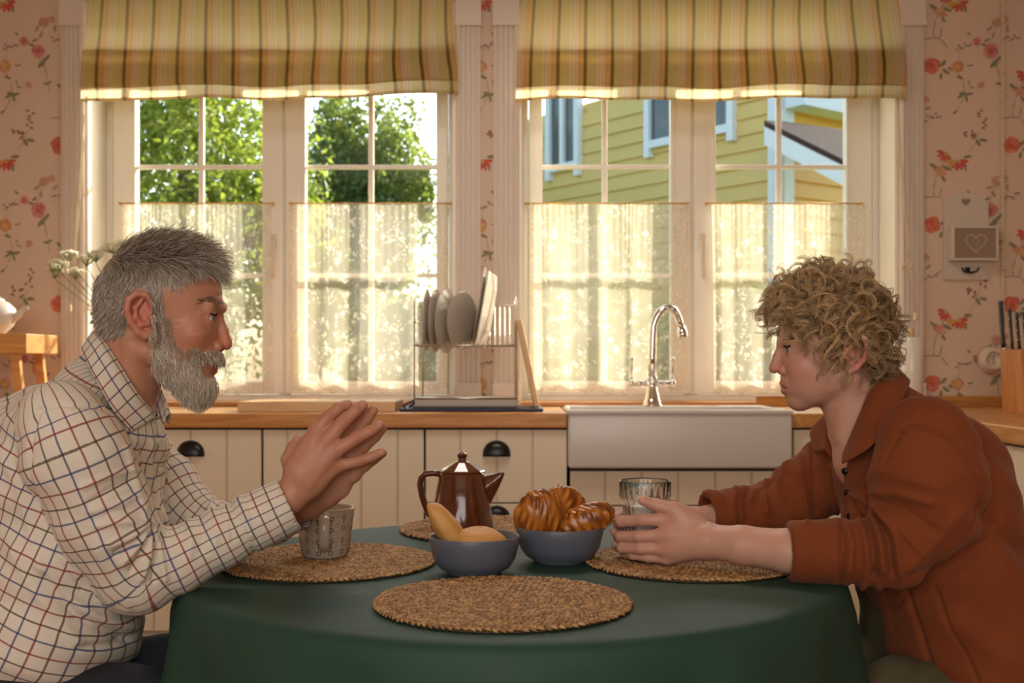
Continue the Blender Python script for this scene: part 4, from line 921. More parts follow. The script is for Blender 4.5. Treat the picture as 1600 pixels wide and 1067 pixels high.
# ---- coffee pot
M['brown'] = plain('brown_glazed_pottery', srgb(92, 44, 18), .16, var=.12, scale=20, coat=.5)
pc = gnd(722, 823, ZM); s = pc.y/FPX; pot = thing('coffee_pot', pc, 'brown glazed coffee pot with pointed lid on the rear placemat', 'coffee pot')
b = MB(); b.lathe([(0, 0), (46*s, 0), (49*s, 2*s), (49*s, 5*s), (36.5*s, 83*s), (35*s, 85*s), (33*s, 85*s), (33*s, 80*s), (0, 80*s)], pc.x, pc.y, 40, cz=pc.z); b.build('body', M['brown'], pot)
b = MB(); b.lathe([(0, 84.5*s), (36*s, 84.5*s), (36.5*s, 87*s), (34*s, 89*s), (13*s, 101*s), (7*s, 103*s), (6*s, 106*s), (8.5*s, 112*s), (7.5*s, 114*s), (0, 119*s)], pc.x, pc.y, 10, smooth=False, cz=pc.z); b.build('lid', M['brown'], pot)
# spout: stacked sections from the body out to the lip
sec = [((28, 50), 58, 16), ((38, 57), 48, 14), ((47, 66), 33, 11), ((55, 74.5), 20, 8.5), ((61, 81), 11, 7), ((64.5, 85), 7, 6.5)]
sp = MB(); n = 14; V = []
for k, ((ux, uz), hh, ww) in enumerate(sec):
    for i in range(n):
        a = 2*PI*i/n; t_ = k/5; nx, nz = -.10-.55*t_, .98-.2*t_; L_ = math.hypot(nx, nz); nx, nz = nx/L_, nz/L_
        V.append((pc.x+(ux+nx*hh*.5*math.cos(a)*1.0)*s, pc.y+ww*math.sin(a)*s, pc.z+(uz+nz*hh*.5*math.cos(a))*s))
sp.add(V, [(k*n+i, k*n+(i+1) % n, (k+1)*n+(i+1) % n, (k+1)*n+i) for k in range(5) for i in range(n)]+[tuple(range(n)), tuple(5*n+i for i in range(n))], True); sp.build('spout', M['brown'], pot)
hd = MB(); hp = [(-33, 83), (-44, 84), (-57, 83), (-64, 76), (-66, 66), (-63, 50), (-58, 34), (-52, 20), (-45, 14)]
hd.tube([(pc.x+a*s, pc.y, pc.z+z*s) for a, z in hp], [5.5*s, 5*s, 5*s, 5.2*s, 5*s, 5*s, 5*s, 4.8*s, 5*s], 12, flat=(1, 1.25)); hd.build('handle', M['brown'], pot)

# ---- bowls
M['bowl'] = plain('slate_blue_glaze', srgb(92, 96, 108), .34, var=.03, scale=12, coat=.1)
def bowl(label, px, py, s_r):
    c = gnd(px, py); s = c.y/FPX; r = s_r*s
    o = thing('bowl', c, label, 'bowl', 'slate blue bowls'); b = MB()
    b.lathe([(0, .003), (r*.50, .003), (r*.52, .0006), (r*.58, .0006), (r*.60, .004), (r*.78, .012), (r*.90, .026), (r*.965, .045), (r, .0615), (r-.0008, .0635), (r-.003, .0635), (r-.0045, .061), (r*.91, .042), (r*.8, .022), (r*.55, .010), (0, .008)], c.x, c.y, 56, cz=c.z); b.build('glazed_shell', M['bowl'], o); return c, r
bc1, br1 = bowl('slate blue bowl with two pale buns, at left', 741, 896, 71.5)
bc2, br2 = bowl('slate blue bowl piled with glazed flaky pastries', 875, 878, 68.5)
M['bun'] = plain('pale_baked_bun', srgb(208, 152, 82), .55, var=.14, scale=40, bump=.2, bscale=120)
def blob(name, c, rad, rot, mat, label, cat, grp, fn=None, nu=44, nv=26):
    mb = MB(); V = []
    for j in range(nv):
        th = PI*(j+.0)/(nv-1)
        for i in range(nu):
            ph = 2*PI*i/nu; p = Vector((math.sin(th)*math.cos(ph), math.sin(th)*math.sin(ph), math.cos(th))); f, col = fn(p, ph, th) if fn else (1, (1, 1, 1, 1))
            V.append((Vector((p.x*rad[0], p.y*rad[1], p.z*rad[2]))*f)); mb.col.append(col)
    Rm = Matrix.Rotation(rot[2], 3, 'Z') @ Matrix.Rotation(rot[1], 3, 'Y') @ Matrix.Rotation(rot[0], 3, 'X')
    mb.v = [tuple(Rm @ v+Vector(c)) for v in V]; mb.f = [(j*nu+i, j*nu+(i+1) % nu, (j+1)*nu+(i+1) % nu, (j+1)*nu+i) for j in range(nv-1) for i in range(nu)]; mb.smooth = [True]*len(mb.f)
    return tag(mb.build(name, mat, usecol=True), label, cat, grp)
bunf = lambda p, a, t_: (1+.05*math.sin(3*p.x+2*p.y)+.03*math.sin(7*p.z+a)-.10*max(0, -p.z), (1, 1, 1, 1))
blob('bun', bc1+Vector((-.047, .012, .073)), (.052, .026, .022), (0, .98, .15), M['bun'], 'pale bun standing up at the left rim of the bowl', 'bun', 'buns', bunf)
blob('bun', bc1+Vector((.008, .020, .050)), (.046, .036, .024), (0, .10, .3), M['bun'], 'pale bun lying low inside the left bowl', 'bun', 'buns', bunf)
M['pastry'] = colattr('glazed_flaky_pastry', .26, .5, bump=.5, bscale=160); 
def pastf(seed):
    rnd = random.Random(seed); o1, o2 = rnd.uniform(0, 6), rnd.uniform(0, 6)
    def f(p, a, t_):
        rid = math.sin(p.x*(21+3*math.sin(o1))+2.4*p.y+o1+1.8*math.sin(3*p.y+2*p.z+o2))*(.55+.45*math.sin(5*p.x+7*p.z+o2)); g = .5+.5*rid
        w = .5+.5*math.sin(p.x*7+p.y*9+o2); d = mixc((112, 52, 14), (214, 138, 46), max(0, min(1, g*.75+.25*w)))
        d = mixc(d, (84, 36, 10), max(0, math.sin(6*p.x+4*p.z+o1)*math.sin(5*p.y+o2))*.6); d = mixc(d, (232, 190, 110), .5 if p.z < -.45 else 0)
        return 1+.05*rid+.03*math.sin(9*p.y+o1)+.02*math.sin(31*p.x+17*p.y), srgb(*d)
    return f
blob('flaky_pastry', bc2+Vector((-.036, -.010, .078)), (.043, .030, .050), (.15, .15, .1), M['pastry'], 'glazed flaky pastry upright at the left of the right bowl', 'pastry', 'flaky pastries', pastf(1), 90, 40)
blob('flaky_pastry', bc2+Vector((.004, .030, .086)), (.042, .028, .046), (-.2, .7, .2), M['pastry'], 'darker glazed flaky pastry at the back of the right bowl', 'pastry', 'flaky pastries', pastf(2), 90, 40)
blob('flaky_pastry', bc2+Vector((.040, -.004, .070)), (.058, .030, .030), (.2, -.42, -.1), M['pastry'], 'long glazed flaky pastry leaning over the right rim of the bowl', 'pastry', 'flaky pastries', pastf(3), 90, 40)

# ---- glass of milk
def realglass():
    m, t, p = newmat('clear_pressed_glass'); p.inputs['Transmission Weight'].default_value = 1; p.inputs['Roughness'].default_value = .01; p.inputs['IOR'].default_value = 1.45; p.inputs['Base Color'].default_value = (.97, .97, .95, 1); return m
M['glass'] = realglass(); M['milk'] = plain('milk', srgb(226, 218, 206), .3, var=.01, sss=.0)
gc = gnd(1008, 873, ZM); s = gc.y/FPX; gl = thing('glass_of_milk', gc, 'ribbed drinking glass half full of milk held by the boy', 'glass')
GH = (gc.y*0)+.136; rt, rl = 41*s, 34.5*s
rib = lambda k, z: 1+(.045*abs(math.sin(k*PI/8)) if .010 < z < GH*.845 else 0)
b = MB(); b.lathe([(0, .0), (rl*.86, .0), (rl*.9, .003), (rl*.93, .012), (rl*.97, .05), (rl*.98, GH*.66), (rl*1.0, GH*.70), (rt*.93, GH*.76), (rt*.95, GH*.82), (rt*.955, GH*.842), (rt*.985, GH*.85), (rt, GH*.985), (rt-.0008, GH), (rt-.0022, GH), (rt-.003, GH*.985), (rt*.95-.003, GH*.80), (rl*.97-.004, GH*.68), (rl*.93-.004, .05), (rl*.88-.004, .012), (0, .010)], gc.x, gc.y, 192, cz=gc.z, rib=rib); b.build('ribbed_glass', M['glass'], gl)
zl = GH*.68; b = MB(); b.lathe([(0, .0104), (rl*.86-.004, .0122), (rl*.925-.0045, .05), (rl*.965-.0046, zl-.002), (rl*.965-.0044, zl+.001), (rl*.7, zl), (0, zl)], gc.x, gc.y, 48, cz=gc.z); b.build('milk', M['milk'], gl)
# ================================================================== SCULPTING (signed-distance modelling, meshed with surface nets)
A3 = lambda *p: np.array(p, dtype=np.float64)
def smin(a, b, k):
    if k <= 0: return np.minimum(a, b)
    h = np.clip(.5+.5*(b-a)/k, 0, 1); return b+(a-b)*h-k*h*(1-h)
class Sculpt:
    def __init__(s): s.ops = []
    def op(s, fn, c, r, mode='add', k=4.0): s.ops.append((fn, np.asarray(c, float), r, mode, k)); return s
    def ball(s, c, r, k=4, mode='add'):
        c = np.asarray(c, float); return s.op(lambda P: np.linalg.norm(P-c, axis=1)-r, c, r, mode, k)
    def ell(s, c, r, k=4, mode='add', rot=None):
        c = np.asarray(c, float); r = np.asarray(r, float)
        def f(P):
            Q = P-c
            if rot is not None: Q = Q @ rot
            k0 = np.linalg.norm(Q/r, axis=1); k1 = np.linalg.norm(Q/(r*r), axis=1); return k0*(k0-1)/np.maximum(k1, 1e-9)
        return s.op(f, c, r.max(), mode, k)
    def cap(s, a, b, ra, rb=None, k=4, mode='add', sc=None):
        """tapered capsule; sc scales the axes before measuring (flattened limbs)"""
        rb = ra if rb is None else rb; a = np.asarray(a, float); b = np.asarray(b, float)
        S = np.ones(3) if sc is None else np.asarray(sc, float)
        a2, b2 = a*S, b*S; d = b2-a2; L2 = max(d @ d, 1e-9)
        def f(P):
            Q = P*S-a2; t = np.clip((Q @ d)/L2, 0, 1); return np.linalg.norm(Q-t[:, None]*d, axis=1)-(ra+(rb-ra)*t)
        return s.op(f, (a+b)/2, np.linalg.norm(b-a)/2+max(ra, rb)/S.min(), mode, k)
    def chain(s, pts, rs, k=4, mode='add', k0=None, sc=None):
        for i in range(len(pts)-1): s.cap(pts[i], pts[i+1], rs[i], rs[i+1], (k0 if (i == 0 and k0 is not None) else k), mode, sc)
        return s
    def half(s, p, n, k=1, mode='int'):
        p = np.asarray(p, float); n = np.asarray(n, float)/np.linalg.norm(n); return s.op(lambda P: (P-p) @ n, p, 1e9, mode, k)
    def moved(s, other, to_local, big=None):
        """append another sculpt's ops seen through a coordinate change"""
        for (fn, c, r, mode, k) in other.ops: s.ops.append(((lambda P, fn=fn: fn(to_local(P))), big if big is not None else c, r+ (0 if big is None else 0), mode, k))
        return s
    def eval(s, P, centre=None, rad=None):
        d = np.full(len(P), 1e4)
        for fn, c, r, mode, k in s.ops:
            if centre is not None and r < 1e8 and np.linalg.norm(centre-c) > r+rad+k+8: continue
            e = fn(P)
            if mode == 'add': d = smin(d, e, k)
            elif mode == 'sub': d = -smin(-d, e, k)
            else: d = -smin(-d, -e, k)
        return d
    def mesh(s, lo, hi, h):
        lo = np.asarray(lo, float); hi = np.asarray(hi, float); B = 16
        nb = np.ceil((hi-lo)/(h*B)).astype(int); N = nb*B+2
        gi = np.stack(np.meshgrid(*[np.arange(n) for n in nb], indexing='ij'), -1).reshape(-1, 3)
        cen = lo+(gi+.5)*B*h; rad = B*h*.5*math.sqrt(3); dc = s.eval(cen); sel = gi[np.abs(dc) < rad*1.35+4]
        off = np.stack(np.meshgrid(*[np.arange(B+1)]*3, indexing='ij'), -1).reshape(-1, 3)
        corner = np.array([[(q >> 2) & 1, (q >> 1) & 1, q & 1] for q in range(8)])
        edges = [(0,4),(1,5),(2,6),(3,7),(0,2),(1,3),(4,6),(5,7),(0,1),(2,3),(4,5),(6,7)]
        keys, verts, eds = [], [], []
        for g in sel:
            o = g*B; c = lo+(g+.5)*B*h
            v = s.eval(lo+(off+o)*h, c, rad).reshape(B+1, B+1, B+1); ins = v < 0
            if not ins.any() or ins.all(): continue
            cv = np.stack([v[a:a+B, b:b+B, cc:cc+B] for a, b, cc in corner], -1); ci = cv < 0; sm = ci.sum(-1); act = (sm > 0) & (sm < 8)
            idx = np.argwhere(act); cvals = cv[act]; acc = np.zeros((len(idx), 3)); cnt = np.zeros(len(idx))
            for a, b in edges:
                va, vb = cvals[:, a], cvals[:, b]; cr = (va < 0) != (vb < 0); t = np.where(cr, va/np.where(cr, va-vb, 1), 0)
                acc += np.where(cr[:, None], corner[a]+t[:, None]*(corner[b]-corner[a]), 0); cnt += cr
            gidx = idx+o; keys.append((gidx[:, 0]*N[1]+gidx[:, 1])*N[2]+gidx[:, 2]); verts.append(lo+(gidx+acc/cnt[:, None])*h)
            for ax in range(3):
                sl = [slice(0, B)]*3; s2 = list(sl); s2[ax] = slice(1, B+1)
                a_, b_ = ins[tuple(sl)], ins[tuple(s2)]; w = np.argwhere(a_ != b_)
                if len(w): eds.append((ax, w+o, a_[tuple(w.T)]))
        keys = np.concatenate(keys); verts = np.concatenate(verts); od = np.argsort(keys); keys = keys[od]; verts = verts[od]
        faces = []
        for ax, w, fl in eds:
            u, v_ = (ax+1) % 3, (ax+2) % 3; qs = []
            for du, dv in ((0, 0), (-1, 0), (-1, -1), (0, -1)):
                c = w.copy(); c[:, u] += du; c[:, v_] += dv; kk = (c[:, 0]*N[1]+c[:, 1])*N[2]+c[:, 2]; p = np.searchsorted(keys, kk); p[p >= len(keys)] = 0
                qs.append(np.where(keys[p] == kk, p, -1))
            Q = np.stack(qs, 1); Q[~fl] = Q[~fl][:, ::-1]; faces.append(Q[(Q >= 0).all(1)])
        return verts, np.concatenate(faces)
def vnormals(V, F):
    n = np.cross(V[F[:, 2]]-V[F[:, 0]], V[F[:, 3]]-V[F[:, 1]]); N = np.zeros_like(V)
    for i in range(4): np.add.at(N, F[:, i], n)
    return N/np.maximum(np.linalg.norm(N, axis=1), 1e-9)[:, None]
def relax(V, F, it=1, f=.5):
    for _ in range(it):
        S = np.zeros_like(V); c = np.zeros(len(V))
        for i in range(4):
            np.add.at(S, F[:, i], V[F[:, (i+1) % 4]]); np.add.at(S, F[:, i], V[F[:, (i-1) % 4]]); np.add.at(c, F[:, i], 2)
        V = V+(S/np.maximum(c, 1)[:, None]-V)*f
    return V
def fastmesh(name, V, F, material, smooth=True, col=None, uv=None):
    V = np.asarray(V, np.float32); F = np.asarray(F, np.int32); me = bpy.data.meshes.new(name); k = F.shape[1]
    me.vertices.add(len(V)); me.vertices.foreach_set('co', V.ravel()); me.loops.add(F.size); me.loops.foreach_set('vertex_index', F.ravel())
    me.polygons.add(len(F)); me.polygons.foreach_set('loop_start', np.arange(0, F.size, k, dtype=np.int32)); me.polygons.foreach_set('use_smooth', np.full(len(F), smooth))
    if col is not None:
        a = me.color_attributes.new('col', 'FLOAT_COLOR', 'POINT'); a.data.foreach_set('color', np.concatenate([col, np.ones((len(col), 1))], 1).astype(np.float32).ravel())
    if uv is not None:
        l = me.uv_layers.new(name='cloth'); l.data.foreach_set('uv', uv.astype(np.float32).ravel())
    me.update(calc_edges=True); me.validate(); me.materials.append(material); return me
def front_w(fig, S, px, py, w0=230, w1=-230):
    """depth W at which the line of sight through (px, py) meets the sculpt"""
    Ws = np.arange(w0, w1, -1.0); d = S.eval(np.array([fig.q(px, py, w) for w in Ws])); i = np.flatnonzero(d < 0); return Ws[i[0]] if len(i) else 0.0
class Figure:
    """figure space: U right, V down (both in photograph px at depth Y0), W towards the camera"""
    def __init__(s, Y0): s.Y0 = Y0; s.s = Y0/FPX
    def q(s, px, py, W=0.0):
        f = (s.Y0-W*s.s)/s.Y0; return A3(800+(px-800)*f, HOR+(py-HOR)*f, W)
    def photo(s, P):
        f = s.Y0/(s.Y0-P[:, 2]*s.s); return 800+(P[:, 0]-800)*f, HOR+(P[:, 1]-HOR)*f
    def world(s, P):
        P = np.asarray(P, float); return np.stack([(P[..., 0]-800)*s.s, s.Y0-P[..., 2]*s.s, CZ-(P[..., 1]-HOR)*s.s], -1)
    def wp(s, p): return Vector(s.world(np.asarray(p, float)[None])[0])
def orient(Vw, F):
    n = np.cross(Vw[F[:, 2]]-Vw[F[:, 0]], Vw[F[:, 3]]-Vw[F[:, 1]]); c = Vw[F].mean(1)-Vw.mean(0)
    return F if (n*c).sum() > 0 else F[:, ::-1]
def in_poly(x, y, poly):
    r = np.zeros(len(x), bool); n = len(poly); j = n-1
    for i in range(n):
        xi, yi = poly[i]; xj, yj = poly[j]
        c = ((yi > y) != (yj > y)) & (x < (xj-xi)*(y-yi)/((yj-yi) if yj != yi else 1e-9)+xi); r ^= c; j = i
    return r
def seg_dist(x, y, pts):
    d = np.full(len(x), 1e9); t_al = np.zeros(len(x))
    for (x0, y0), (x1, y1) in zip(pts[:-1], pts[1:]):
        dx, dy = x1-x0, y1-y0; t = np.clip(((x-x0)*dx+(y-y0)*dy)/max(dx*dx+dy*dy, 1e-9), 0, 1); d = np.minimum(d, np.hypot(x-x0-t*dx, y-y0-t*dy))
    return d
def smooth_path(pts, n):
    pts = np.asarray(pts, float); m = len(pts); P = np.vstack([2*pts[0]-pts[1], pts, 2*pts[-1]-pts[-2]]); out = []
    for t in np.linspace(0, m-1, n):
        i = min(int(t), m-2); f = t-i; a, b, c, d = P[i], P[i+1], P[i+2], P[i+3]
        out.append(.5*((2*b)+(-a+c)*f+(2*a-5*b+4*c-d)*f*f+(-a+3*b-3*c+d)*f**3))
    return np.array(out)
def sleeve_uv(V, path, ref):
    """length along the sleeve and angle round it"""
    C_ = smooth_path(path, 260); T = np.gradient(C_, axis=0); T /= np.linalg.norm(T, axis=1)[:, None]; L = np.concatenate([[0], np.cumsum(np.linalg.norm(np.diff(C_, axis=0), axis=1))])
    bi = np.zeros(len(V), int); bd = np.full(len(V), 1e18)
    for i in range(len(C_)):
        d = ((V-C_[i])**2).sum(1); m = d < bd; bd[m] = d[m]; bi[m] = i
    Q = V-C_[bi]; t = T[bi]; a = L[bi]+np.clip((Q*t).sum(1), -2, 2); e1 = ref-(t @ ref)[:, None]*t; e1 /= np.linalg.norm(e1, axis=1)[:, None]; e2 = np.cross(t, e1)
    return a, np.arctan2((Q*e2).sum(1), (Q*e1).sum(1)), np.sqrt(bd)
def strands(name, P, rad, col, material, parent, sides=3):
    """P (n, m, 3) world points, rad (n, m), col (n, 3)"""
    n, m, _ = P.shape; T = np.gradient(P, axis=1); T /= np.maximum(np.linalg.norm(T, axis=2), 1e-9)[..., None]
    ref = np.random.normal(size=(n, 1, 3)); e1 = np.cross(T, np.broadcast_to(ref, T.shape)); e1 /= np.maximum(np.linalg.norm(e1, axis=2), 1e-9)[..., None]; e2 = np.cross(T, e1)
    V = np.stack([P+(e1*math.cos(2*PI*k/sides)+e2*math.sin(2*PI*k/sides))*rad[..., None] for k in range(sides)], 2).reshape(-1, 3)
    base = (np.arange(n)[:, None]*m+np.arange(m-1)[None])*sides; F = []
    for k in range(sides):
        k2 = (k+1) % sides; F.append(np.stack([base+k, base+k2, base+sides+k2, base+sides+k], -1).reshape(-1, 4))
    c = np.repeat(col, m*sides, axis=0)
    o = link(name, fastmesh(name, V, np.concatenate(F), material, True, c), parent); return o
def pick(V, N, mask, n, rnd, weight=None):
    i = np.flatnonzero(mask); w = None if weight is None else weight[i]/weight[i].sum(); return rnd.choice(i, n, p=w)
lin = lambda *c: np.array(srgb(*c)[:3])
# finger helper: joints then radii
def finger(S, pts, r0, r1, k0=7):
    rs = np.linspace(r0, r1, len(pts)); S.chain([np.asarray(p, float) for p in pts], rs, 2.5, k0=k0)
M['skin'] = colattr('skin', .48, .4, sss=.12, bump=.12, bscale=900); M['hair'] = colattr('hair_strands', .42, .5)
def lashes(fig, c, r, fwd, sgn, parent, col):
    """upper lash line along the lid edge; fwd: +1 faces right, -1 faces left (head axes, rotated by RH)"""
    n = 46; az = np.linspace(-.55, 1.0, n)*sgn; el = .30-.10*np.cos(np.linspace(-2.2, 2.2, n)); d0 = np.stack([fwd*np.cos(el)*np.cos(az), -np.sin(el), np.cos(el)*np.sin(az)], 1)
    root = d0*r; P = np.stack([root+(d0*1.0+np.array([0, f*.1, 0]))*(f*4.2)+np.array([0, -.5, 0])*(f*f*4) for f in np.linspace(0, 1, 5)], 1)
    strands('eyelashes', fig.world(np.asarray(c)+P @ RH), np.linspace(1, .3, 5)[None]*np.full((n, 1), .55*fig.s), np.tile(lin(*col), (n, 1)), M['hair'], parent)
def eye_mat():
    return colattr('eye', .08, .6)
M['eye'] = eye_mat()
def eyeball(fig, c, r, look, iris, parent):
    mb = MB(); nu, nv = 24, 24; look = np.asarray(look, float); look /= np.linalg.norm(look)
    P = []; 
    for j in range(nv):
        th = PI*j/(nv-1)
        for i in range(nu):
            ph = 2*PI*i/nu; d = A3(math.cos(th), math.sin(th)*math.cos(ph), math.sin(th)*math.sin(ph)); P.append(d)
    P = np.array(P); x = look; y = np.cross(A3(0, 0, 1), x) if abs(x[2]) < .9 else np.cross(A3(0, 1, 0), x); y /= np.linalg.norm(y); z = np.cross(x, y)
    D = P[:, :1]*x+P[:, 1:2]*y+P[:, 2:3]*z; ang = np.arccos(np.clip(P[:, 0], -1, 1))
    col = np.where((ang < .17)[:, None], lin(12, 10, 10), np.where((ang < .46)[:, None], lin(*iris), lin(186, 168, 154)))
    F = np.array([(j*nu+i, j*nu+(i+1) % nu, (j+1)*nu+(i+1) % nu, (j+1)*nu+i) for j in range(nv-1) for i in range(nu)])
    o = link('eye', fastmesh('eye', fig.world(np.asarray(c)+D*r), F, M['eye'], True, col), parent); return o
# ================================================================== THE BEARDED MAN
def plaid_mat():
    m, t, p = newmat('tattersall_check_cloth')
    uv = t.n('ShaderNodeUVMap', uv_map='cloth').outputs[0]; s = t.n('ShaderNodeSeparateXYZ', inp={0: uv})
    base = srgb(206, 192, 170); res = None; tc = t.n('ShaderNodeTexCoord').outputs['Object']
    nz = t.n('ShaderNodeTexNoise', inp={'Vector': tc, 'Scale': 9.0, 'Detail': 2.0}); c = t.mix(nz.outputs[0], srgb(210, 199, 181), srgb(222, 211, 194))
    wob = t.math('MULTIPLY', t.math('SUBTRACT', t.n('ShaderNodeTexNoise', inp={'Vector': tc, 'Scale': 22.0}).outputs[0], .5), .10)
    for ax, ph in ((0, .1), (1, .45)):
        x = t.math('ADD', t.math('ADD', s.outputs[ax], 300+ph), wob); fr = t.math('FRACT', x); d = t.math('ABSOLUTE', t.math('SUBTRACT', fr, .5))
        ln = t.n('ShaderNodeMapRange', inp={0: d, 1: .075, 2: .045, 3: 0.0, 4: .82}).outputs[0]
        idx = t.math('DIVIDE', t.math('ADD', t.math('FLOORED_MODULO', t.math('FLOOR', x), 3.0), .5), 3.0)
        lc = t.ramp(idx, [(0, srgb(48, 62, 112)), (.333, srgb(134, 36, 44)), (.666, srgb(66, 56, 36))], 'CONSTANT')
        c = t.mix(ln, c, lc)
    t.l(c, p.inputs['Base Color']); p.inputs['Roughness'].default_value = .85; p.inputs['Specular IOR Level'].default_value = .15; p.inputs['Sheen Weight'].default_value = .1
    w = t.n('ShaderNodeTexNoise', inp={'Vector': tc, 'Scale': 900.0}); w2 = t.n('ShaderNodeTexNoise', inp={'Vector': tc, 'Scale': 45.0, 'Detail': 2.0})
    b = t.n('ShaderNodeBump', inp={'Strength': .2, 'Distance': .0008, 'Height': w.outputs[0]}); b2 = t.n('ShaderNodeBump', inp={'Strength': .25, 'Distance': .004, 'Height': w2.outputs[0], 'Normal': b.outputs[0]}); t.l(b2.outputs[0], p.inputs['Normal']); return m
M['plaid'] = plaid_mat()
def denim(): return plain('dark_denim', srgb(26, 28, 36), .85, var=.2, scale=60, bump=.3, bscale=800)
M['denim'] = denim()
fm = Figure(1.85); q = fm.q; rs_ = np.random.RandomState(5)
# --- head frame: turned a little towards the window
HC = A3(248, 500, 0); YAW = math.radians(-4)
cy, sy = math.cos(YAW), math.sin(YAW); RH = np.array([[cy, 0, sy], [0, 1, 0], [-sy, 0, cy]])
def h_loc(P): return (P-HC) @ RH.T+HC          # figure -> head coordinates
def h_fig(P): return (np.asarray(P, float)-HC) @ RH+HC
def man_head():
    S = Sculpt(); B = (1, -1)
    S.ell(A3(250, 455, 0), (95, 77, 74)); S.ell(A3(212, 492, 0), (57, 52, 60), 20); S.ell(A3(292, 512, 0), (50, 74, 57), 22)
    S.ell(A3(300, 560, 0), (34, 48, 44), 16); S.ball(A3(308, 592, 0), 21, 12)
    for b in B:
        S.cap(A3(240, 548, 50*b), A3(305, 592, 15*b), 16, 18, 20); S.ball(A3(310, 521, 42*b), 18, 16)
        S.cap(A3(343, 480, 7*b), A3(333, 477, 37*b), 9, 8, 8)
        S.ell(A3(348, 498, 28*b), (15, 11, 15), 7, 'sub')
    S.chain([A3(341, 495, 0), A3(347, 516, 0), A3(351, 532, 0)], [6.5, 7.5, 9], 5, k0=6); S.ball(A3(352, 538, 0), 9, 5)
    for b in B:
        S.ball(A3(341, 541, 11*b), 8, 4); S.ell(A3(348, 547, 6*b), (5, 4, 2.8), 1.5, 'sub')
        S.ball(A3(327, 497.5, 29*b), 13.9, 3); S.ell(A3(340, 498.2, 31*b), (12, 4.0, 12), 1.2, 'sub')
        S.chain([A3(334, 509, 18*b), A3(328, 511, 34*b), A3(316, 506, 46*b)], [4, 4.5, 3], 5)       # eye bag
        S.chain([A3(337, 487, 16*b), A3(332, 486, 36*b), A3(320, 492, 46*b)], [4, 5, 3], 5)        # upper lid fold
    S.ell(A3(320, 560, 0), (24, 20, 32), 8)
    S.chain([A3(322, 563, -24), A3(336, 560, -12), A3(340, 560, 0), A3(336, 560, 12), A3(322, 563, 24)], [4, 5.5, 6, 5.5, 4], 3)
    S.chain([A3(320, 570, -22), A3(329, 577, -12), A3(331.5, 578, 0), A3(329, 577, 12), A3(320, 570, 22)], [4, 6, 7, 6, 4], 3)
    S.chain([A3(319, 567, -23), A3(335, 568.5, -12), A3(341, 568.5, 0), A3(335, 568.5, 12), A3(319, 567, 23)], [1.5, 3.4, 4, 3.4, 1.5], 1.5, 'sub')
    # ears
    for b in B:
        e = lambda u, v, w: A3(u+16+(u-226)*-.06, 495+(v-493)*.92, w*b)
        S.ell(e(226, 493, 70), (15, 33, 9), 5)
        S.chain([e(238, 492, 73), e(240, 474, 77), e(233, 461, 82), e(219, 459, 87), e(208, 469, 89), e(205, 486, 89), e(210, 505, 86), e(221, 521, 81), e(231, 527, 77), e(238, 520, 73)], [3.5, 4.5, 4.8, 5, 5, 5, 5, 6, 6.5, 5], 2)
        S.chain([e(226, 470, 82), e(217, 482, 84), e(218, 497, 83), e(226, 509, 80), e(235, 508, 77)], [3.5, 4, 4, 4, 4], 2.5)
        S.ell(e(230, 493, 90), (8, 13, 12), 3, 'sub'); S.ball(e(239, 497, 76), 5, 3)
    return S
head = man_head()
NK = [A3(214, 535, 0), A3(196, 585, 0), A3(172, 660, 0)]
# --- arms and hands (skin)
near = dict(sh=q(118, 705, 150), el=q(215, 900, 95), wr=q(446, 790, 42))
far = dict(sh=q(190, 700, -150), el=q(300, 812, -120), wr=q(480, 790, -52))
def hand_near(S):
    W = lambda x, y, w: q(x, y, w)
    wr = W(452, 778, 42); S.chain([near['el'], W(380, 822, 58), wr], [30, 27, 23], 6)
    mc = {'i': W(493, 676, 34), 'm': W(510, 690, 42), 'r': W(521, 707, 42), 'p': W(524, 729, 34)}
    S.cap(wr, W(470, 740, 40), 23, 24, 8); S.cap(wr, W(487, 752, 34), 22, 22, 8)
    S.cap(W(466, 730, 38), mc['i'], 21, 12.5, 10); S.cap(W(470, 738, 42), mc['m'], 21, 12.5, 10); S.cap(W(478, 748, 42), mc['r'], 20, 12, 10); S.cap(W(480, 762, 36), mc['p'], 18, 11.5, 10)
    S.ell(W(495, 715, 30), (28, 34, 13), 10)
    finger(S, [mc['i'], W(512, 652, 32), W(529, 638, 24), W(543, 632, 15)], 11.2, 7.8)
    finger(S, [mc['m'], W(535, 661, 40), W(555, 642, 32), W(567, 633, 24)], 11.6, 8.0)
    finger(S, [mc['r'], W(556, 685, 40), W(577, 674, 34), W(593, 664, 28)], 11.0, 7.6)
    finger(S, [mc['p'], W(562, 720, 30), W(580, 714, 26), W(596, 707, 22)], 9.6, 6.8)
    finger(S, [W(462, 755, 28), W(452, 718, 12), W(458, 700, 2), W(467, 687, -4)], 15, 8.5)
    for (x0, y0, x1, y1) in ((470, 745, 490, 684), (474, 752, 506, 697), (482, 758, 517, 713)): S.cap(W(x0, y0, 56), W(x1, y1, 46), 3, 3, 9)
    return {'i': (W(543, 629, 22), 7), 'm': (W(569, 629, 30), 7), 'r': (W(594, 659, 34), 6.5), 'p': (W(597, 703, 27), 6), 't': (W(463, 684, 2), 6)}
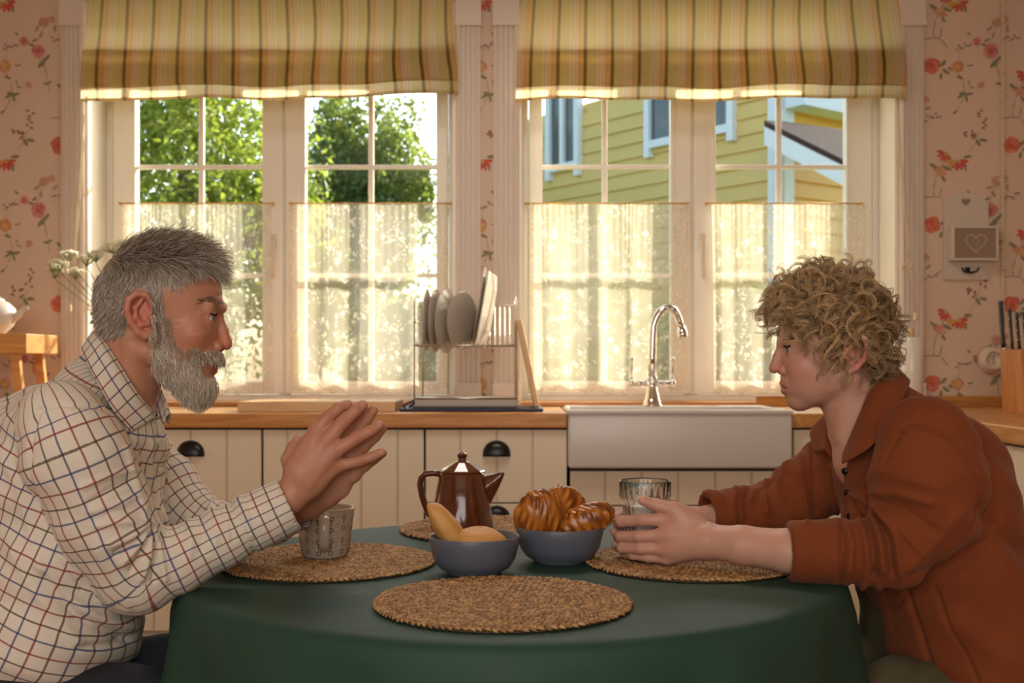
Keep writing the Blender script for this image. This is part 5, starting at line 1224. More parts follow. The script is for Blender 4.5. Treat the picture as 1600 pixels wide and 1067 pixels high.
def hand_far(S):
    W = lambda x, y, w: q(x, y, w)
    wr = W(482, 788, -52); S.chain([far['el'], W(390, 830, -84), wr], [30, 26, 22], 6)
    mc = {'i': W(520, 692, -14), 'm': W(535, 704, -10), 'r': W(546, 720, -12), 'p': W(552, 742, -16)}
    S.cap(wr, W(500, 758, -34), 22, 24, 8); S.cap(wr, W(512, 772, -34), 22, 22, 8)
    for k_ in mc: S.cap(W(498, 752, -32), mc[k_], 20, 12, 10)
    S.ell(W(520, 735, -24), (28, 34, 13), 10); S.ell(W(530, 756, -22), (20, 24, 13), 12)
    finger(S, [mc['i'], W(540, 668, -12), W(556, 652, -8), W(569, 642, -2)], 11, 7.8)
    finger(S, [mc['m'], W(557, 676, -8), W(573, 655, -4), W(583, 641, 0)], 11.4, 8.0)
    finger(S, [mc['r'], W(568, 698, -10), W(586, 682, -8), W(598, 668, -4)], 11, 7.6)
    finger(S, [mc['p'], W(570, 728, -14), W(584, 718, -12), W(598, 708, -8)], 9.6, 6.8)
    finger(S, [W(498, 750, -34), W(485, 722, -22), W(482, 704, -14), W(486, 690, -8)], 14, 8.5)
body = Sculpt()
nb_c = h_fig(A3(262, 495, 0))
for (fn, c, r, mode, k) in head.ops: body.ops.append(((lambda P, fn=fn: fn(h_loc(P))), h_fig(c), r, mode, k))
body.chain(NK, [50, 53, 64], 14, k0=22)
for b in (1, -1): body.cap(A3(222, 540, 52*b), A3(214, 640, 20*b), 10, 12, 16)
body.cap(A3(160, 680, 0), A3(120, 760, 0), 70, 80, 30); body.cap(A3(150, 700, 0), near['sh'], 60, 45, 20); body.cap(A3(150, 700, 0), far['sh'], 60, 45, 20)
body.cap(near['sh'], near['el'], 45, 34, 12); body.cap(far['sh'], far['el'], 45, 34, 12)
nails = hand_near(body); hand_far(body)
V, F = body.mesh((40, 360, -185), (620, 960, 190), 2.25)
N = vnormals(V, F); HL = h_loc(V); U_, V__, W_ = HL.T
N = N*(1 if ((V-V.mean(0))*N).sum() > 0 else -1)
isH = (V__ < 640) & (U_ > 150) & (U_ < 365) & (V__ < 660-.0*U_) & ((V[:, 0] < 365))
# fine face creases
def crease(P, Nn, mask, lines):
    d = np.zeros(len(P)); x, y = HL[:, 0], HL[:, 1]
    for pts, w, a in lines: d += a*np.exp(-(seg_dist(x, y, pts)/w)**2)
    return np.where(mask, d, 0)
V = V+.55*N*crease(V, N, isH & (np.abs(W_) < 62), [([(300, 494), (288, 488)], 2.2, -1.1), ([(300, 500), (286, 500)], 2.2, -1.1), ([(301, 505), (289, 511)], 2.2, -1.0), ([(345, 452), (318, 448)], 2.2, -1.3), ([(346, 462), (320, 458)], 2.2, -1.3), ([(344, 443), (320, 440)], 2.2, -1), ([(333, 541), (322, 552), (316, 562)], 3, -1.8), ([(332, 512), (318, 520), (306, 522)], 2.5, -1.2)])[:, None]
# skin colours
col = np.tile(lin(184, 130, 102), (len(V), 1))
def blend(mask, c, f=1.0): col[:] = col*(1-(mask*f)[:, None])+lin(*c)[None]*(mask*f)[:, None]
g = lambda c, r: np.exp(-(((HL-np.asarray(c, float))/r)**2).sum(1))
blend(isH*g((352, 538, 0), 16), (190, 104, 82), .8); blend(isH*g((241, 494, 80), 30)*(np.abs(W_) > 68), (184, 98, 78), .8); blend(isH*(g((312, 525, 45), 24)+g((312, 525, -45), 24)), (192, 112, 84), .5)
lip = isH & (seg_dist(HL[:, 0], HL[:, 1], [(341, 562), (334, 574), (331, 580)]) < 5.5) & (np.abs(W_) < 20) & (HL[:, 0] > 318); blend(lip*1.0, (160, 84, 74), .8)
blend((isH & (HL[:, 0] < 338) & (HL[:, 0] > 314) & (np.abs(HL[:, 1]-568.5) < 2.8) & (np.abs(W_) < 22))*1.0, (70, 30, 28), .9)
for k_, (c, r) in nails.items(): blend(np.exp(-((np.linalg.norm(V-c, axis=1)/r)**4)), (206, 150, 128), .55)
knk = np.zeros(len(V))
for c in (q(493, 676, 44), q(510, 690, 52), q(521, 707, 52), q(524, 729, 44), q(535, 661, 48), q(556, 685, 48), q(512, 652, 40), q(562, 720, 38)): knk += np.exp(-(np.linalg.norm(V-c, axis=1)/9)**2)
blend(np.clip(knk, 0, 1), (172, 98, 78), .45)
# scalp and beard shadow: cropped hair colours the skin below the strands
SCALP = [(140, 360), (372, 360), (372, 432), (344, 428), (322, 424), (306, 440), (296, 452), (268, 452), (272, 470), (269, 500), (258, 500), (256, 470), (247, 456), (229, 454), (218, 470), (218, 505), (208, 526), (150, 534), (140, 500)]
BEARD = [(256, 492), (269, 490), (269, 520), (276, 545), (290, 560), (304, 560), (316, 552), (331, 547), (347, 549), (350, 562), (341, 565), (330, 563), (319, 564), (318, 574), (325, 586), (340, 590), (340, 625), (262, 625), (250, 590), (249, 545)]
sc_m = isH & in_poly(U_, V__, SCALP); be_m = isH & in_poly(U_, V__, BEARD) & ~((np.abs(W_) < 20) & (V__ > 566) & (V__ < 584) & (U_ > 320))
blend(sc_m*1.0, (132, 120, 106), .85); blend(be_m*1.0, (150, 128, 112), .6)
Vw = fm.world(V); F = orient(Vw, F)
man = tag(link('person', fastmesh('person', Vw, F, M['skin'], True, col)), 'grey-bearded man in a checked shirt sitting at the left, hands pressed together', 'person')
for b in (1, -1):
    c = h_fig(A3(327, 497.5, 29*b)); eyeball(fm, c, 12.9, RH.T @ A3(1, -.02, .12) if b > 0 else RH.T @ A3(1, -.02, .0), (62, 64, 58), man); lashes(fm, c, 13.4, 1, b, man, (70, 54, 44))
# --- hair
Nf = N; Nh = N @ RH.T
def grow(idx, dirs, length, m, lift, rnd, wave=0.0, grav=0.0):
    """strands in figure space; dirs (n,3) flow, lift along the normal; returns (n,m,3)"""
    P0 = V[idx]; n = len(idx); d = dirs+Nf[idx]*lift[:, None]; d /= np.linalg.norm(d, axis=1)[:, None]; P = [P0-Nf[idx]*1.0]; p = P0.copy(); st = length/(m-1)
    jit_ = rnd.normal(scale=.12, size=(n, 3)); ph = rnd.uniform(0, 6.28, (n, 3))
    for k in range(1, m):
        f = k/(m-1); dd = d*(1-f*.55)+dirs*(f*.55)+jit_+wave*np.sin(ph+f*5); dd[:, 1] += grav*f; dd /= np.linalg.norm(dd, axis=1)[:, None]; p = p+dd*st[:, None]; P.append(p)
    return np.stack(P, 1)
def hfl(v): v = np.asarray(v, float); return v @ RH
n = 11000; idx = pick(V, N, sc_m, n, rs_); h = HL[idx]
top = np.clip((438-h[:, 1])/40, 0, 1); frontw = np.clip((h[:, 0]-285)/50, 0, 1)*top
sideflow = np.stack([np.full(n, -.25), np.full(n, 1.0), np.zeros(n)], 1); topflow = np.stack([np.full(n, 1.0), np.full(n, -.12), .45*np.sign(h[:, 2])*np.clip(np.abs(h[:, 2])/60, 0, 1)], 1)
topflow[:, 1] += frontw*.35; topflow[:, 2] += .25
sideflow[:, 0] += np.clip((h[:, 0]-225)/60, -.4, 1)*.45
dirs = hfl(topflow*top[:, None]+sideflow*(1-top)[:, None]); dirs /= np.linalg.norm(dirs, axis=1)[:, None]
ln_ = 9+26*top+9*frontw+6*np.clip((475-h[:, 1])/60, 0, 1); ln_ *= rs_.uniform(.7, 1.2, n)
P = grow(idx, dirs, ln_, 6, .22+.5*top, rs_, .12, .05+.5*frontw)
bas = lin(164, 152, 136)*(1-top)[:, None]+lin(150, 134, 114)*top[:, None]; bas = bas*(1-frontw*.45)[:, None]+lin(232, 218, 196)*(frontw*.45)[:, None]
tmp = np.clip((h[:, 0]-235)/30, 0, 1)*(1-top); bas = bas*(1-tmp*.5)[:, None]+lin(206, 190, 168)*(tmp*.5)[:, None]
cH = bas*rs_.uniform(.55, 1.35, (n, 1)); wh = rs_.uniform(size=n) < .22; cH[wh] = lin(222, 212, 196)
rad = np.linspace(1, .35, 6)[None]*np.full((n, 1), .52*fm.s)
strands('hair', fm.world(P), rad, cH, M['hair'], man)
be_x = isH & ~be_m & (seg_dist(U_, V__, [(272, 505), (276, 540), (292, 556), (312, 552)]) < 9)
xi = pick(V, N, be_x, 700, rs_); xd = hfl(np.stack([np.full(700, .35), np.full(700, 1.0), np.zeros(700)], 1)); xd /= np.linalg.norm(xd, axis=1)[:, None]
PX = grow(xi, xd, rs_.uniform(5, 11, 700), 6, .4*np.ones(700), rs_, .25)
n = 9000; wt_ = np.where((U_ > 285) & (V__ > 575), 2.2, 1.0)+np.where((V__ < 566) & (U_ > 315), 1.6, 0); idx = pick(V, N, be_m, n, rs_, wt_); h = HL[idx]
chin = np.clip((h[:, 0]-262)/40, 0, 1)*np.clip((h[:, 1]-560)/25, 0, 1); mous = ((h[:, 1] < 567) & (h[:, 0] > 308))*1.0
fl = np.stack([.25+.15*chin, np.full(n, 1.0), np.zeros(n)], 1); fl[:, 2] = np.sign(h[:, 2])*.25*mous; fl[:, 0] -= chin*.75*np.clip((h[:, 0]-300)/20, 0, 1); fl[mous > 0, 0] = .15
dirs = hfl(fl); dirs /= np.linalg.norm(dirs, axis=1)[:, None]
ln_ = (9+9*np.clip((h[:, 1]-500)/50, 0, 1)+9*chin)*(1-mous)+11*mous; ln_ *= rs_.uniform(.6, 1.25, n)
P = grow(idx, dirs, ln_, 6, .45+.1*chin, rs_, .28, .1)
cB = np.where((mous > 0)[:, None], lin(170, 146, 120), lin(206, 188, 166))*rs_.uniform(.6, 1.3, (n, 1)); wh = rs_.uniform(size=n) < .35; cB[wh] = lin(236, 224, 206)
P = np.concatenate([P, PX]); cB = np.concatenate([cB, lin(190, 168, 146)*rs_.uniform(.6, 1.2, (700, 1))]); strands('beard', fm.world(P), np.linspace(1, .35, 6)[None]*np.full((len(P), 1), .5*fm.s), np.clip(cB, 0, 1), M['hair'], man)
n = 260; bm_ = isH & (seg_dist(U_, V__, [(348, 478), (338, 470), (322, 473)]) < 4.2) & (np.abs(W_) > 8); idx = pick(V, N, bm_, n, rs_); h = HL[idx]
dirs = hfl(np.stack([np.full(n, -.7), np.full(n, -.15), .8*np.sign(h[:, 2])], 1)); dirs /= np.linalg.norm(dirs, axis=1)[:, None]
P = grow(idx, dirs, rs_.uniform(6, 11, n), 5, .4*np.ones(n), rs_, .1); strands('eyebrows', fm.world(P), np.linspace(1, .3, 5)[None]*np.full((n, 1), .55*fm.s), lin(122, 100, 82)*rs_.uniform(.7, 1.5, (n, 1)), M['hair'], man)

# --- shirt
near_path = [near['sh']-A3(18, 40, 0), q(122, 715, 150), q(165, 810, 128), q(215, 896, 96), q(270, 878, 84), q(350, 838, 62), q(446, 791, 42)]
far_path = [far['sh']-A3(10, 20, 0), far['sh'], q(250, 760, -140), far['el'], q(350, 830, -100), q(420, 812, -75), q(466, 794, -56)]
near_r = [62, 72, 70, 60, 50, 44, 41]; far_r = [56, 64, 60, 50, 44, 40, 37]
def torso_ops(S):
    S.cap(A3(142, 695, 0), A3(92, 975, 0), 112, 124, 10, sc=(1, 1, .72)); S.ell(A3(74, 736, 0), (126, 130, 158), 30); S.ell(A3(150, 845, 0), (104, 110, 135), 30)
    for b in (1, -1): S.cap(A3(160, 596, 12*b), A3(118, 668, 125*b), 44, 50, 30)
arm_n = Sculpt().chain(near_path, near_r, 16); arm_f = Sculpt().chain(far_path, far_r, 16)
tor = Sculpt(); torso_ops(tor)
shirt = Sculpt(); torso_ops(shirt); shirt.ops += [(o[0], o[1], o[2], 'add', 14 if i < 2 else 9) for i, o in enumerate(arm_n.ops)]; shirt.ops += [(o[0], o[1], o[2], 'add', 12) for o in arm_f.ops]
shirt.half(A3(100, 1026, 0), (-.07, 1, 0), 3)
nd = near_path[-1]-near_path[-2]; nd /= np.linalg.norm(nd); fd = far_path[-1]-far_path[-2]; fd /= np.linalg.norm(fd)
def cutend(S, p, d, r):          # square sleeve end with a hollow mouth
    S.op(lambda P: np.maximum(-((P-p) @ d), np.linalg.norm(P-p, axis=1)-80), p, 90, 'sub', 2); S.cap(p-d*26, p+d*30, r, r, 2, 'sub')
cutend(shirt, near_path[-1]+nd*6, nd, 36); cutend(shirt, far_path[-1]+fd*6, fd, 32)
shirt.chain([A3(222, 540, 0), A3(200, 600, 0), A3(184, 650, 0)], [52, 58, 54], 3, 'sub')
V, F = shirt.mesh((-190, 540, -235), (500, 1045, 245), 3.1); N = vnormals(V, F); N *= (1 if ((V-V.mean(0))*N).sum() > 0 else -1)
px, py = fm.photo(V)
# folds: strokes on the near side (ridge > 0, valley < 0)
def folds(lines, px, py, Wv, nz):
    d = np.zeros(len(px))
    for pts, w, a in lines: d += a*np.exp(-(seg_dist(px, py, pts)/w)**2)
    return d*np.clip((nz+.15)/.4, 0, 1)
an, tn, dn = sleeve_uv(V, near_path, A3(0, 0, 1)); af, tf_, df = sleeve_uv(V, far_path, A3(0, 0, 1))
Ln = [( [(232, 818), (205, 838), (172, 850)], 6, 5), ([(230, 826), (212, 856), (190, 880)], 5, 5), ([(236, 832), (232, 868), (222, 905)], 5, 5), ([(240, 832), (252, 868), (258, 905)], 5, 4.5), ([(222, 815), (190, 815), (150, 822)], 5, 3.5),
      ([(231, 822), (208, 847), (178, 866)], 4, -5), ([(234, 830), (222, 862), (205, 892)], 4, -5), ([(238, 834), (243, 870), (240, 908)], 4, -5), ([(228, 812), (200, 800), (168, 800)], 5, -3),
      ([(200, 735), (170, 742), (130, 760)], 6, 3.2), ([(205, 752), (175, 764), (140, 785)], 5, -3), ([(212, 775), (180, 790), (140, 800)], 6, 3.2), ([(198, 700), (205, 735), (222, 780), (230, 812)], 5, 4),
      ([(290, 800), (300, 830), (296, 868)], 6, 2.8), ([(330, 790), (338, 818), (336, 850)], 6, 2.6), ([(372, 770), (384, 800), (392, 835)], 4, 3.2), ([(310, 795), (318, 828), (314, 862)], 6, -2.5), ([(353, 782), (362, 810), (364, 842)], 5, -2.5),
      ([(150, 860), (190, 920), (200, 950)], 7, 3), ([(60, 640), (90, 632), (150, 636), (200, 655)], 3.2, -3.5), ([(60, 640), (48, 690), (45, 740), (60, 800), (90, 860), (130, 920)], 3.5, -4),
      ([(60, 880), (100, 930), (150, 965), (215, 985)], 9, 6), ([(70, 900), (120, 962), (200, 1000)], 7, -6), ([(20, 860), (60, 930), (120, 1000)], 10, 4), ([(0, 700), (30, 760), (50, 840)], 9, 4), ([(215, 985), (180, 1005), (120, 1012)], 5, -4),
      ([(236, 690), (240, 740), (246, 800)], 3, 3.5), ([(252, 668), (256, 720), (262, 800)], 3, 3.5), ([(244, 680), (248, 740), (254, 800)], 3, -3.5), ([(222, 700), (232, 760)], 4, -3), ([(208, 680), (222, 730), (232, 790)], 4, 3)]
D = 1.3*folds(Ln, px, py, V[:, 2], N[:, 2])
# sleeve ripples that run round the cloth
rip = lambda a, t, s0: np.sin(a/9.5+1.7*np.sin(t*2+s0)+s0)*.5+np.sin(a/5.3+2.3*np.sin(t*1.3+s0*2))*.3
insl = np.exp(-(np.minimum(dn, df)/75)**4); Lx = np.linalg.norm(np.diff(smooth_path(near_path, 80), axis=0), axis=1).sum()
D += rip(an, tn, 1.0)*1.3*insl*(dn < df)*np.clip((Lx-46-an)/20, 0, 1)+rip(af, tf_, 2.0)*2.4*insl*(df <= dn)
bn = np.sin(V[:, 1]*.05+V[:, 0]*.04+V[:, 2]*.03+1.5*np.sin(V[:, 0]*.03))*3.0+np.sin(V[:, 1]*.11-V[:, 0]*.05+V[:, 2]*.02)*1.6; D += bn*(1-insl)
cuffm = np.clip((an-(Lx-68))/4, 0, 1)*(dn < 60)*(dn < df); D += cuffm*2.0-2.5*np.exp(-((an-(Lx-70))/3)**2)*(dn < 60)
V = V+N*D[:, None]; V = relax(V, F, 1, .35)
dA = np.minimum(arm_n.eval(V), arm_f.eval(V)); dT = tor.eval(V); fsl = ((dA < dT-2)[F].sum(1) >= 2); fnear = (dn < df)[F].sum(1) >= 2
ax_ = A3(-.42, .9, 0); ax_ /= np.linalg.norm(ax_); pd = np.cross(ax_, A3(0, 0, 1)); Q = V-A3(142, 695, 0); ta = Q @ ax_; tt = np.arctan2(Q @ pd, Q[:, 2]*.72)
SP = 20.5; uvT = np.stack([tt*135/SP+.013*ta*0, ta/SP], 1); uvN = np.stack([tn*62/SP, an/SP], 1); uvF = np.stack([tf_*58/SP, af/SP], 1)
Vw = fm.world(V); F2 = orient(Vw, F); flipd = F2 is not F; F = F2; 
if flipd: fsl = fsl; fnear = fnear
luv = np.where(fsl[:, None, None], np.where(fnear[:, None, None], uvN[F], uvF[F]), uvT[F])
for kk_ in range(4):                                    # keep angles continuous inside a face
    dlt = luv[:, kk_, 0]-luv[:, 0, 0]; per = np.where(fsl, np.where(fnear, 62, 58), 135)*2*PI/SP; luv[:, kk_, 0] -= np.round(dlt/per)*per
shirt_o = link('shirt', fastmesh('shirt', Vw, F, M['plaid'], True, None, luv.reshape(-1, 2)), man); shirt_o['label'] = 'cream shirt with blue, red and brown tattersall check'
def collar(fig, rows, name, material, parent, spacing, thick=2.6, n=60):
    """rows: list of control polylines (near front -> back -> far front)"""
    R = [smooth_path(r, n) for r in rows]; rr_ = []
    for a, b in zip(R[:-1], R[1:]):
        for f in np.linspace(0, 1, 6)[:-1]: rr_.append(a*(1-f)+b*f)
    rr_.append(R[-1]); G = np.array(rr_); m = len(G); al = np.concatenate([[0], np.cumsum(np.linalg.norm(np.diff(G[m//2], axis=0), axis=1))]); ac = np.concatenate([[0], np.cumsum(np.linalg.norm(np.diff(G[:, n//4], axis=0), axis=1))])
    F = np.array([(j*n+i, j*n+i+1, (j+1)*n+i+1, (j+1)*n+i) for j in range(m-1) for i in range(n-1)]); uvv = np.stack(np.meshgrid(al/spacing, ac/spacing), -1).reshape(-1, 2)
    o = link(name, fastmesh(name, fig.world(G.reshape(-1, 3)), F, material, True, None, uvv[F].reshape(-1, 2)), parent)
    sm = o.modifiers.new('thickness', 'SOLIDIFY'); sm.thickness = thick*fig.s; sm.offset = 0; return o
def mirror(half, fig=fm): return [fig.q(*p) for p in reversed(half)]+[A3(fig.q(*p)[0], fig.q(*p)[1], -p[2]) for p in half[1:]]
collar(fm, [mirror([(168, 560, 0), (176, 572, 36), (196, 600, 48), (220, 636, 40), (242, 664, 20)]), mirror([(149, 516, 0), (162, 533, 42), (185, 568, 64), (213, 612, 62), (243, 650, 32)]), mirror([(145, 519, 0), (156, 537, 50), (177, 572, 76), (206, 616, 74), (240, 653, 44)]), mirror([(131, 542, 0), (134, 562, 64), (152, 598, 100), (178, 642, 112), (206, 674, 92)])], 'collar', M['plaid'], shirt_o, SP)
pkt = [A3(238, 660, 14), A3(250, 720, 12), A3(256, 790, 10), A3(250, 850, 8)]
M['button'] = plain('pale_shell_button', srgb(196, 184, 164), .3)
for (bx_, by_) in ((244, 690), (250, 735), (255, 780)):
    c = fm.wp(q(bx_+2, by_, front_w(fm, shirt, bx_+2, by_)+1.5)); b = MB(); b.lathe([(0, 0), (.005, 0), (.0056, .001), (.005, .002), (0, .0022)], 0, 0, 16); Rm = Matrix.Rotation(-.9, 4, 'Z') @ Matrix.Rotation(PI/2, 4, 'Y'); b.v = [tuple(Rm @ Vector(v)+c) for v in b.v]; b.build('button', M['button'], shirt_o)
# --- jeans down to the floor
tr = Sculpt(); tr.cap(A3(78, 1015, 0), A3(60, 1090, 0), 118, 120, 10, sc=(1, 1, .75))
zf = HOR+(CZ-.07)/fm.s; feet = []
for b in (1, -1):
    hip, knee, ank = A3(85, 1092, 72*b), A3(390, 1105, 105*b), A3(350, zf-40, 105*b)
    tr.chain([hip, A3(240, 1094, 92*b), knee], [84, 76, 60], 14); tr.chain([knee, A3(375, 1290, 105*b), ank], [60, 52, 42], 10); feet.append(ank)
tr.half(A3(100, 1000, 0), (0, -1, 0), 3); tr.half(A3(0, zf-30, 0), (0, 1, 0), 2)
V, F = tr.mesh((-120, 985, -210), (480, zf, 210), 5.0); N = vnormals(V, F); N *= (1 if ((V-V.mean(0))*N).sum() > 0 else -1); V = V+N*(np.sin(V[:, 0]*.09+V[:, 1]*.06+V[:, 2]*.04)*1.8)[:, None]; Vw = fm.world(V)
link('jeans', fastmesh('jeans', Vw, orient(Vw, F), M['denim'], True), man)
M['shoe'] = plain('dark_leather', srgb(40, 28, 22), .4)
def shoes(fig, feet, dirx, parent):
    for a in feet:
        S = Sculpt(); S.cap(A3(a[0], zf0-30, a[2]), A3(a[0]+dirx*110, zf0-22, a[2]), 42, 34, 10, sc=(1, 1.2, 1.0)); S.cap(A3(a[0], zf0-80, a[2]), A3(a[0], zf0-40, a[2]), 36, 40, 12); S.half(A3(0, zf0, 0), (0, 1, 0), 2)
        V, F = S.mesh((a[0]-170, zf0-140, a[2]-70), (a[0]+170, zf0+10, a[2]+70), 5); Vw = fig.world(V); link('shoe', fastmesh('shoe', Vw, orient(Vw, F), M['shoe'], True), parent)
zf0 = HOR+(CZ-.001)/fm.s; shoes(fm, feet, 1, man)
def stool(label, fig, c, ztop):
    p = fig.wp(c); root = thing('wooden_stool', (p.x, p.y, 0), label, 'stool', 'stools at the table'); b = MB(); b.lathe([(0, ztop-.035), (.165, ztop-.035), (.175, ztop-.025), (.175, ztop-.006), (.165, ztop), (0, ztop)], p.x, p.y, 40); b.build('seat', M['pine'], root)
    for k in range(4):
        a = PI/4+k*PI/2; MB().tube([(p.x+.11*math.cos(a), p.y+.11*math.sin(a), ztop-.035), (p.x+.17*math.cos(a), p.y+.17*math.sin(a), 0)], [.018, .015], 10).build('leg', M['pine'], root)
    rg = MB(); rg.tube([(p.x+.142*math.cos(PI/4+k*PI/2), p.y+.142*math.sin(PI/4+k*PI/2), .2) for k in range(4)], .009, 8, closed=True); rg.build('stretcher', M['pine'], root)
stool('round wooden stool under the bearded man', fm, A3(60, 1200, 0), CZ-(1176-HOR)*fm.s-.004)
# ================================================================== THE CURLY-HAIRED BOY
fb = Figure(1.99); q = fb.q; rs_ = np.random.RandomState(9)
def jacket_mat():
    m, t, p = newmat('rust_cotton_twill')
    tc = t.n('ShaderNodeTexCoord').outputs['Object']; nz = t.n('ShaderNodeTexNoise', inp={'Vector': tc, 'Scale': 14.0, 'Detail': 4.0})
    t.l(t.mix(nz.outputs[0], srgb(112, 56, 28), srgb(132, 68, 36)), p.inputs['Base Color']); p.inputs['Roughness'].default_value = .85; p.inputs['Specular IOR Level'].default_value = .15; p.inputs['Sheen Weight'].default_value = .12; p.inputs['Sheen Tint'].default_value = (1, .7, .5, 1)
    w = t.n('ShaderNodeTexNoise', inp={'Vector': tc, 'Scale': 800.0}); w2 = t.n('ShaderNodeTexNoise', inp={'Vector': tc, 'Scale': 40.0, 'Detail': 3.0})
    b = t.n('ShaderNodeBump', inp={'Strength': .2, 'Distance': .0008, 'Height': w.outputs[0]}); b2 = t.n('ShaderNodeBump', inp={'Strength': .25, 'Distance': .004, 'Height': w2.outputs[0], 'Normal': b.outputs[0]}); t.l(b2.outputs[0], p.inputs['Normal']); return m
M['rust'] = jacket_mat(); M['tee'] = plain('white_cotton_tee', srgb(206, 204, 206), .85)
M['olive'] = plain('olive_cotton', srgb(78, 70, 44), .85, var=.15, bump=.2)
HC = A3(1300, 530, 0); YAW = math.radians(4); cy, sy = math.cos(YAW), math.sin(YAW); RH = np.array([[cy, 0, sy], [0, 1, 0], [-sy, 0, cy]])
def boy_head():
    S = Sculpt(); B = (1, -1)
    S.ell(A3(1303, 497, 0), (81, 72, 70)); S.ell(A3(1330, 535, 0), (48, 46, 54), 20); S.ell(A3(1265, 552, 0), (45, 66, 51), 20)
    S.ell(A3(1270, 598, 0), (36, 36, 40), 14); S.ball(A3(1248, 623.5, 0), 16.5, 10)
    for b in B:
        S.cap(A3(1312, 588, 47*b), A3(1252, 622, 12*b), 14, 14, 18); S.ball(A3(1250, 570, 38*b), 17, 16)
        S.cap(A3(1223, 533, 6*b), A3(1231, 530, 33*b), 7, 7, 8); S.ell(A3(1219, 547, 28*b), (14, 9.5, 14), 7, 'sub')
    S.chain([A3(1220.5, 540, 0), A3(1216, 556, 0), A3(1212, 570, 0)], [5.5, 6, 7.5], 5, k0=6); S.ball(A3(1210.5, 576, 0), 7.8, 5)
    for b in B:
        S.ball(A3(1223, 578.5, 9.5*b), 7, 4); S.ell(A3(1216, 584, 5.5*b), (4.5, 3.5, 2.5), 1.5, 'sub')
        S.ball(A3(1236.5, 546.5, 28*b), 13, 3); S.ell(A3(1224, 547.6, 30*b), (11, 3.7, 12), 1.2, 'sub')
        S.chain([A3(1229, 538.5, 16*b), A3(1233, 537, 32*b), A3(1246, 542, 42*b)], [3.5, 4.5, 3], 4)
    S.ell(A3(1241, 603, 0), (18, 19, 27), 8); S.cap(A3(1226, 588, 0), A3(1225, 598, 0), 5.5, 5, 6)
    for b in B: S.ell(A3(1262, 588, 30*b), (27, 30, 20), 22); S.ell(A3(1285, 575, 40*b), (26, 30, 16), 18)
    S.chain([A3(1239, 606, -20), A3(1227, 601, -10), A3(1224.5, 599.5, 0), A3(1227, 601, 10), A3(1239, 606, 20)], [2.5, 4.2, 4.8, 4.2, 2.5], 3)
    S.chain([A3(1239, 608, -18), A3(1229, 610.5, -9), A3(1227, 610.5, 0), A3(1229, 610.5, 9), A3(1239, 608, 18)], [2.5, 4.6, 5.4, 4.6, 2.5], 3)
    S.chain([A3(1238, 607, -21), A3(1224, 605, -10), A3(1219, 604.5, 0), A3(1224, 605, 10), A3(1238, 607, 21)], [.8, 1.4, 1.6, 1.4, .8], 1.2, 'sub')
    for b in B:
        e = lambda u, v, w: A3(u-16, v, w*b)
        S.ell(e(1335, 553, 66), (13, 27, 8), 5)
        S.chain([e(1322, 556, 68), e(1321, 540, 72), e(1327, 528, 77), e(1338, 524, 81), e(1348, 532, 84), e(1351, 546, 84), e(1346, 562, 80), e(1336, 575, 75), e(1327, 580, 70), e(1322, 573, 67)], [3, 3.8, 4, 4.2, 4.2, 4.2, 4.2, 4.6, 5, 4], 2)
        S.chain([e(1331, 538, 77), e(1339, 548, 79), e(1337, 560, 77), e(1328, 568, 73)], [3, 3.4, 3.4, 3.4], 2.5); S.ell(e(1330, 553, 84), (6.5, 11, 11), 3, 'sub'); S.ball(e(1322, 558, 70), 4.2, 3)
    return S
head = boy_head()
near = dict(sh=q(1452, 730, 140), el=q(1408, 862, 150), wr=q(1112, 846, 78)); far = dict(sh=q(1345, 715, -130), el=q(1215, 800, -112), wr=q(1088, 818, -66))
gx, gw = 1008.0, 0.0
body = Sculpt()
for (fn, c, r, mode, k) in head.ops: body.ops.append(((lambda P, fn=fn: fn(h_loc(P))), h_fig(c), r, mode, k))
body.chain([A3(1322, 588, 0), A3(1338, 640, 0), A3(1360, 710, 0)], [44, 46, 56], 14, k0=22)
for b in (1, -1): body.cap(A3(1318, 590, 46*b), A3(1312, 680, 18*b), 9, 10, 14)
body.cap(A3(1380, 730, 0), A3(1420, 800, 0), 62, 70, 30); body.cap(A3(1390, 730, 0), near['sh'], 55, 42, 20); body.cap(A3(1390, 730, 0), far['sh'], 55, 40, 20)
body.cap(near['sh'], near['el'], 42, 33, 12); body.cap(far['sh'], far['el'], 40, 30, 12)
def boy_hand_near(S):
    W = q
    S.chain([near['el'], q(1320, 862, 147), q(1232, 861, 138), q(1160, 852, 108), q(1108, 846, 78)], [36, 35, 31, 28, 25.5], 8)
    wr = W(1106, 846, 76); mc = {'i': W(1046, 812, 56), 'm': W(1036, 836, 60), 'r': W(1036, 857, 58), 'p': W(1042, 872, 52)}
    for k_, c in mc.items(): S.cap(wr, c, 22, 12 if k_ != 'p' else 10.5, 10)
    S.ell(W(1070, 840, 60), (36, 30, 14), 10); S.cap(W(1088, 825, 62), W(1062, 806, 58), 17, 14, 10)
    finger(S, [mc['i'], W(1004, 812, 49), W(971, 815, 25), W(965, 818, -8)], 10.2, 8.0, 4); finger(S, [mc['m'], W(998, 838, 50), W(970, 838, 25), W(965, 838, -8)], 10.2, 8.0, 4)
    finger(S, [mc['r'], W(1000, 857, 49), W(972, 856, 25), W(966, 855, -6)], 9.2, 7.6, 4); finger(S, [mc['p'], W(1012, 870, 46), W(989, 867, 32), W(978, 866, 8)], 8.6, 7, 4)
    finger(S, [W(1086, 818, 62), W(1054, 796, 60), W(1026, 789, 54), W(1004, 782, 50)], 13.5, 7.6, 10)
    S.cap(W(1100, 835, 88), W(1046, 836, 72), 2.5, 2.5, 8)
    return [(W(1001, 778, 56), 6), (W(968, 810, -10), 5), (W(964, 838, -12), 5)]
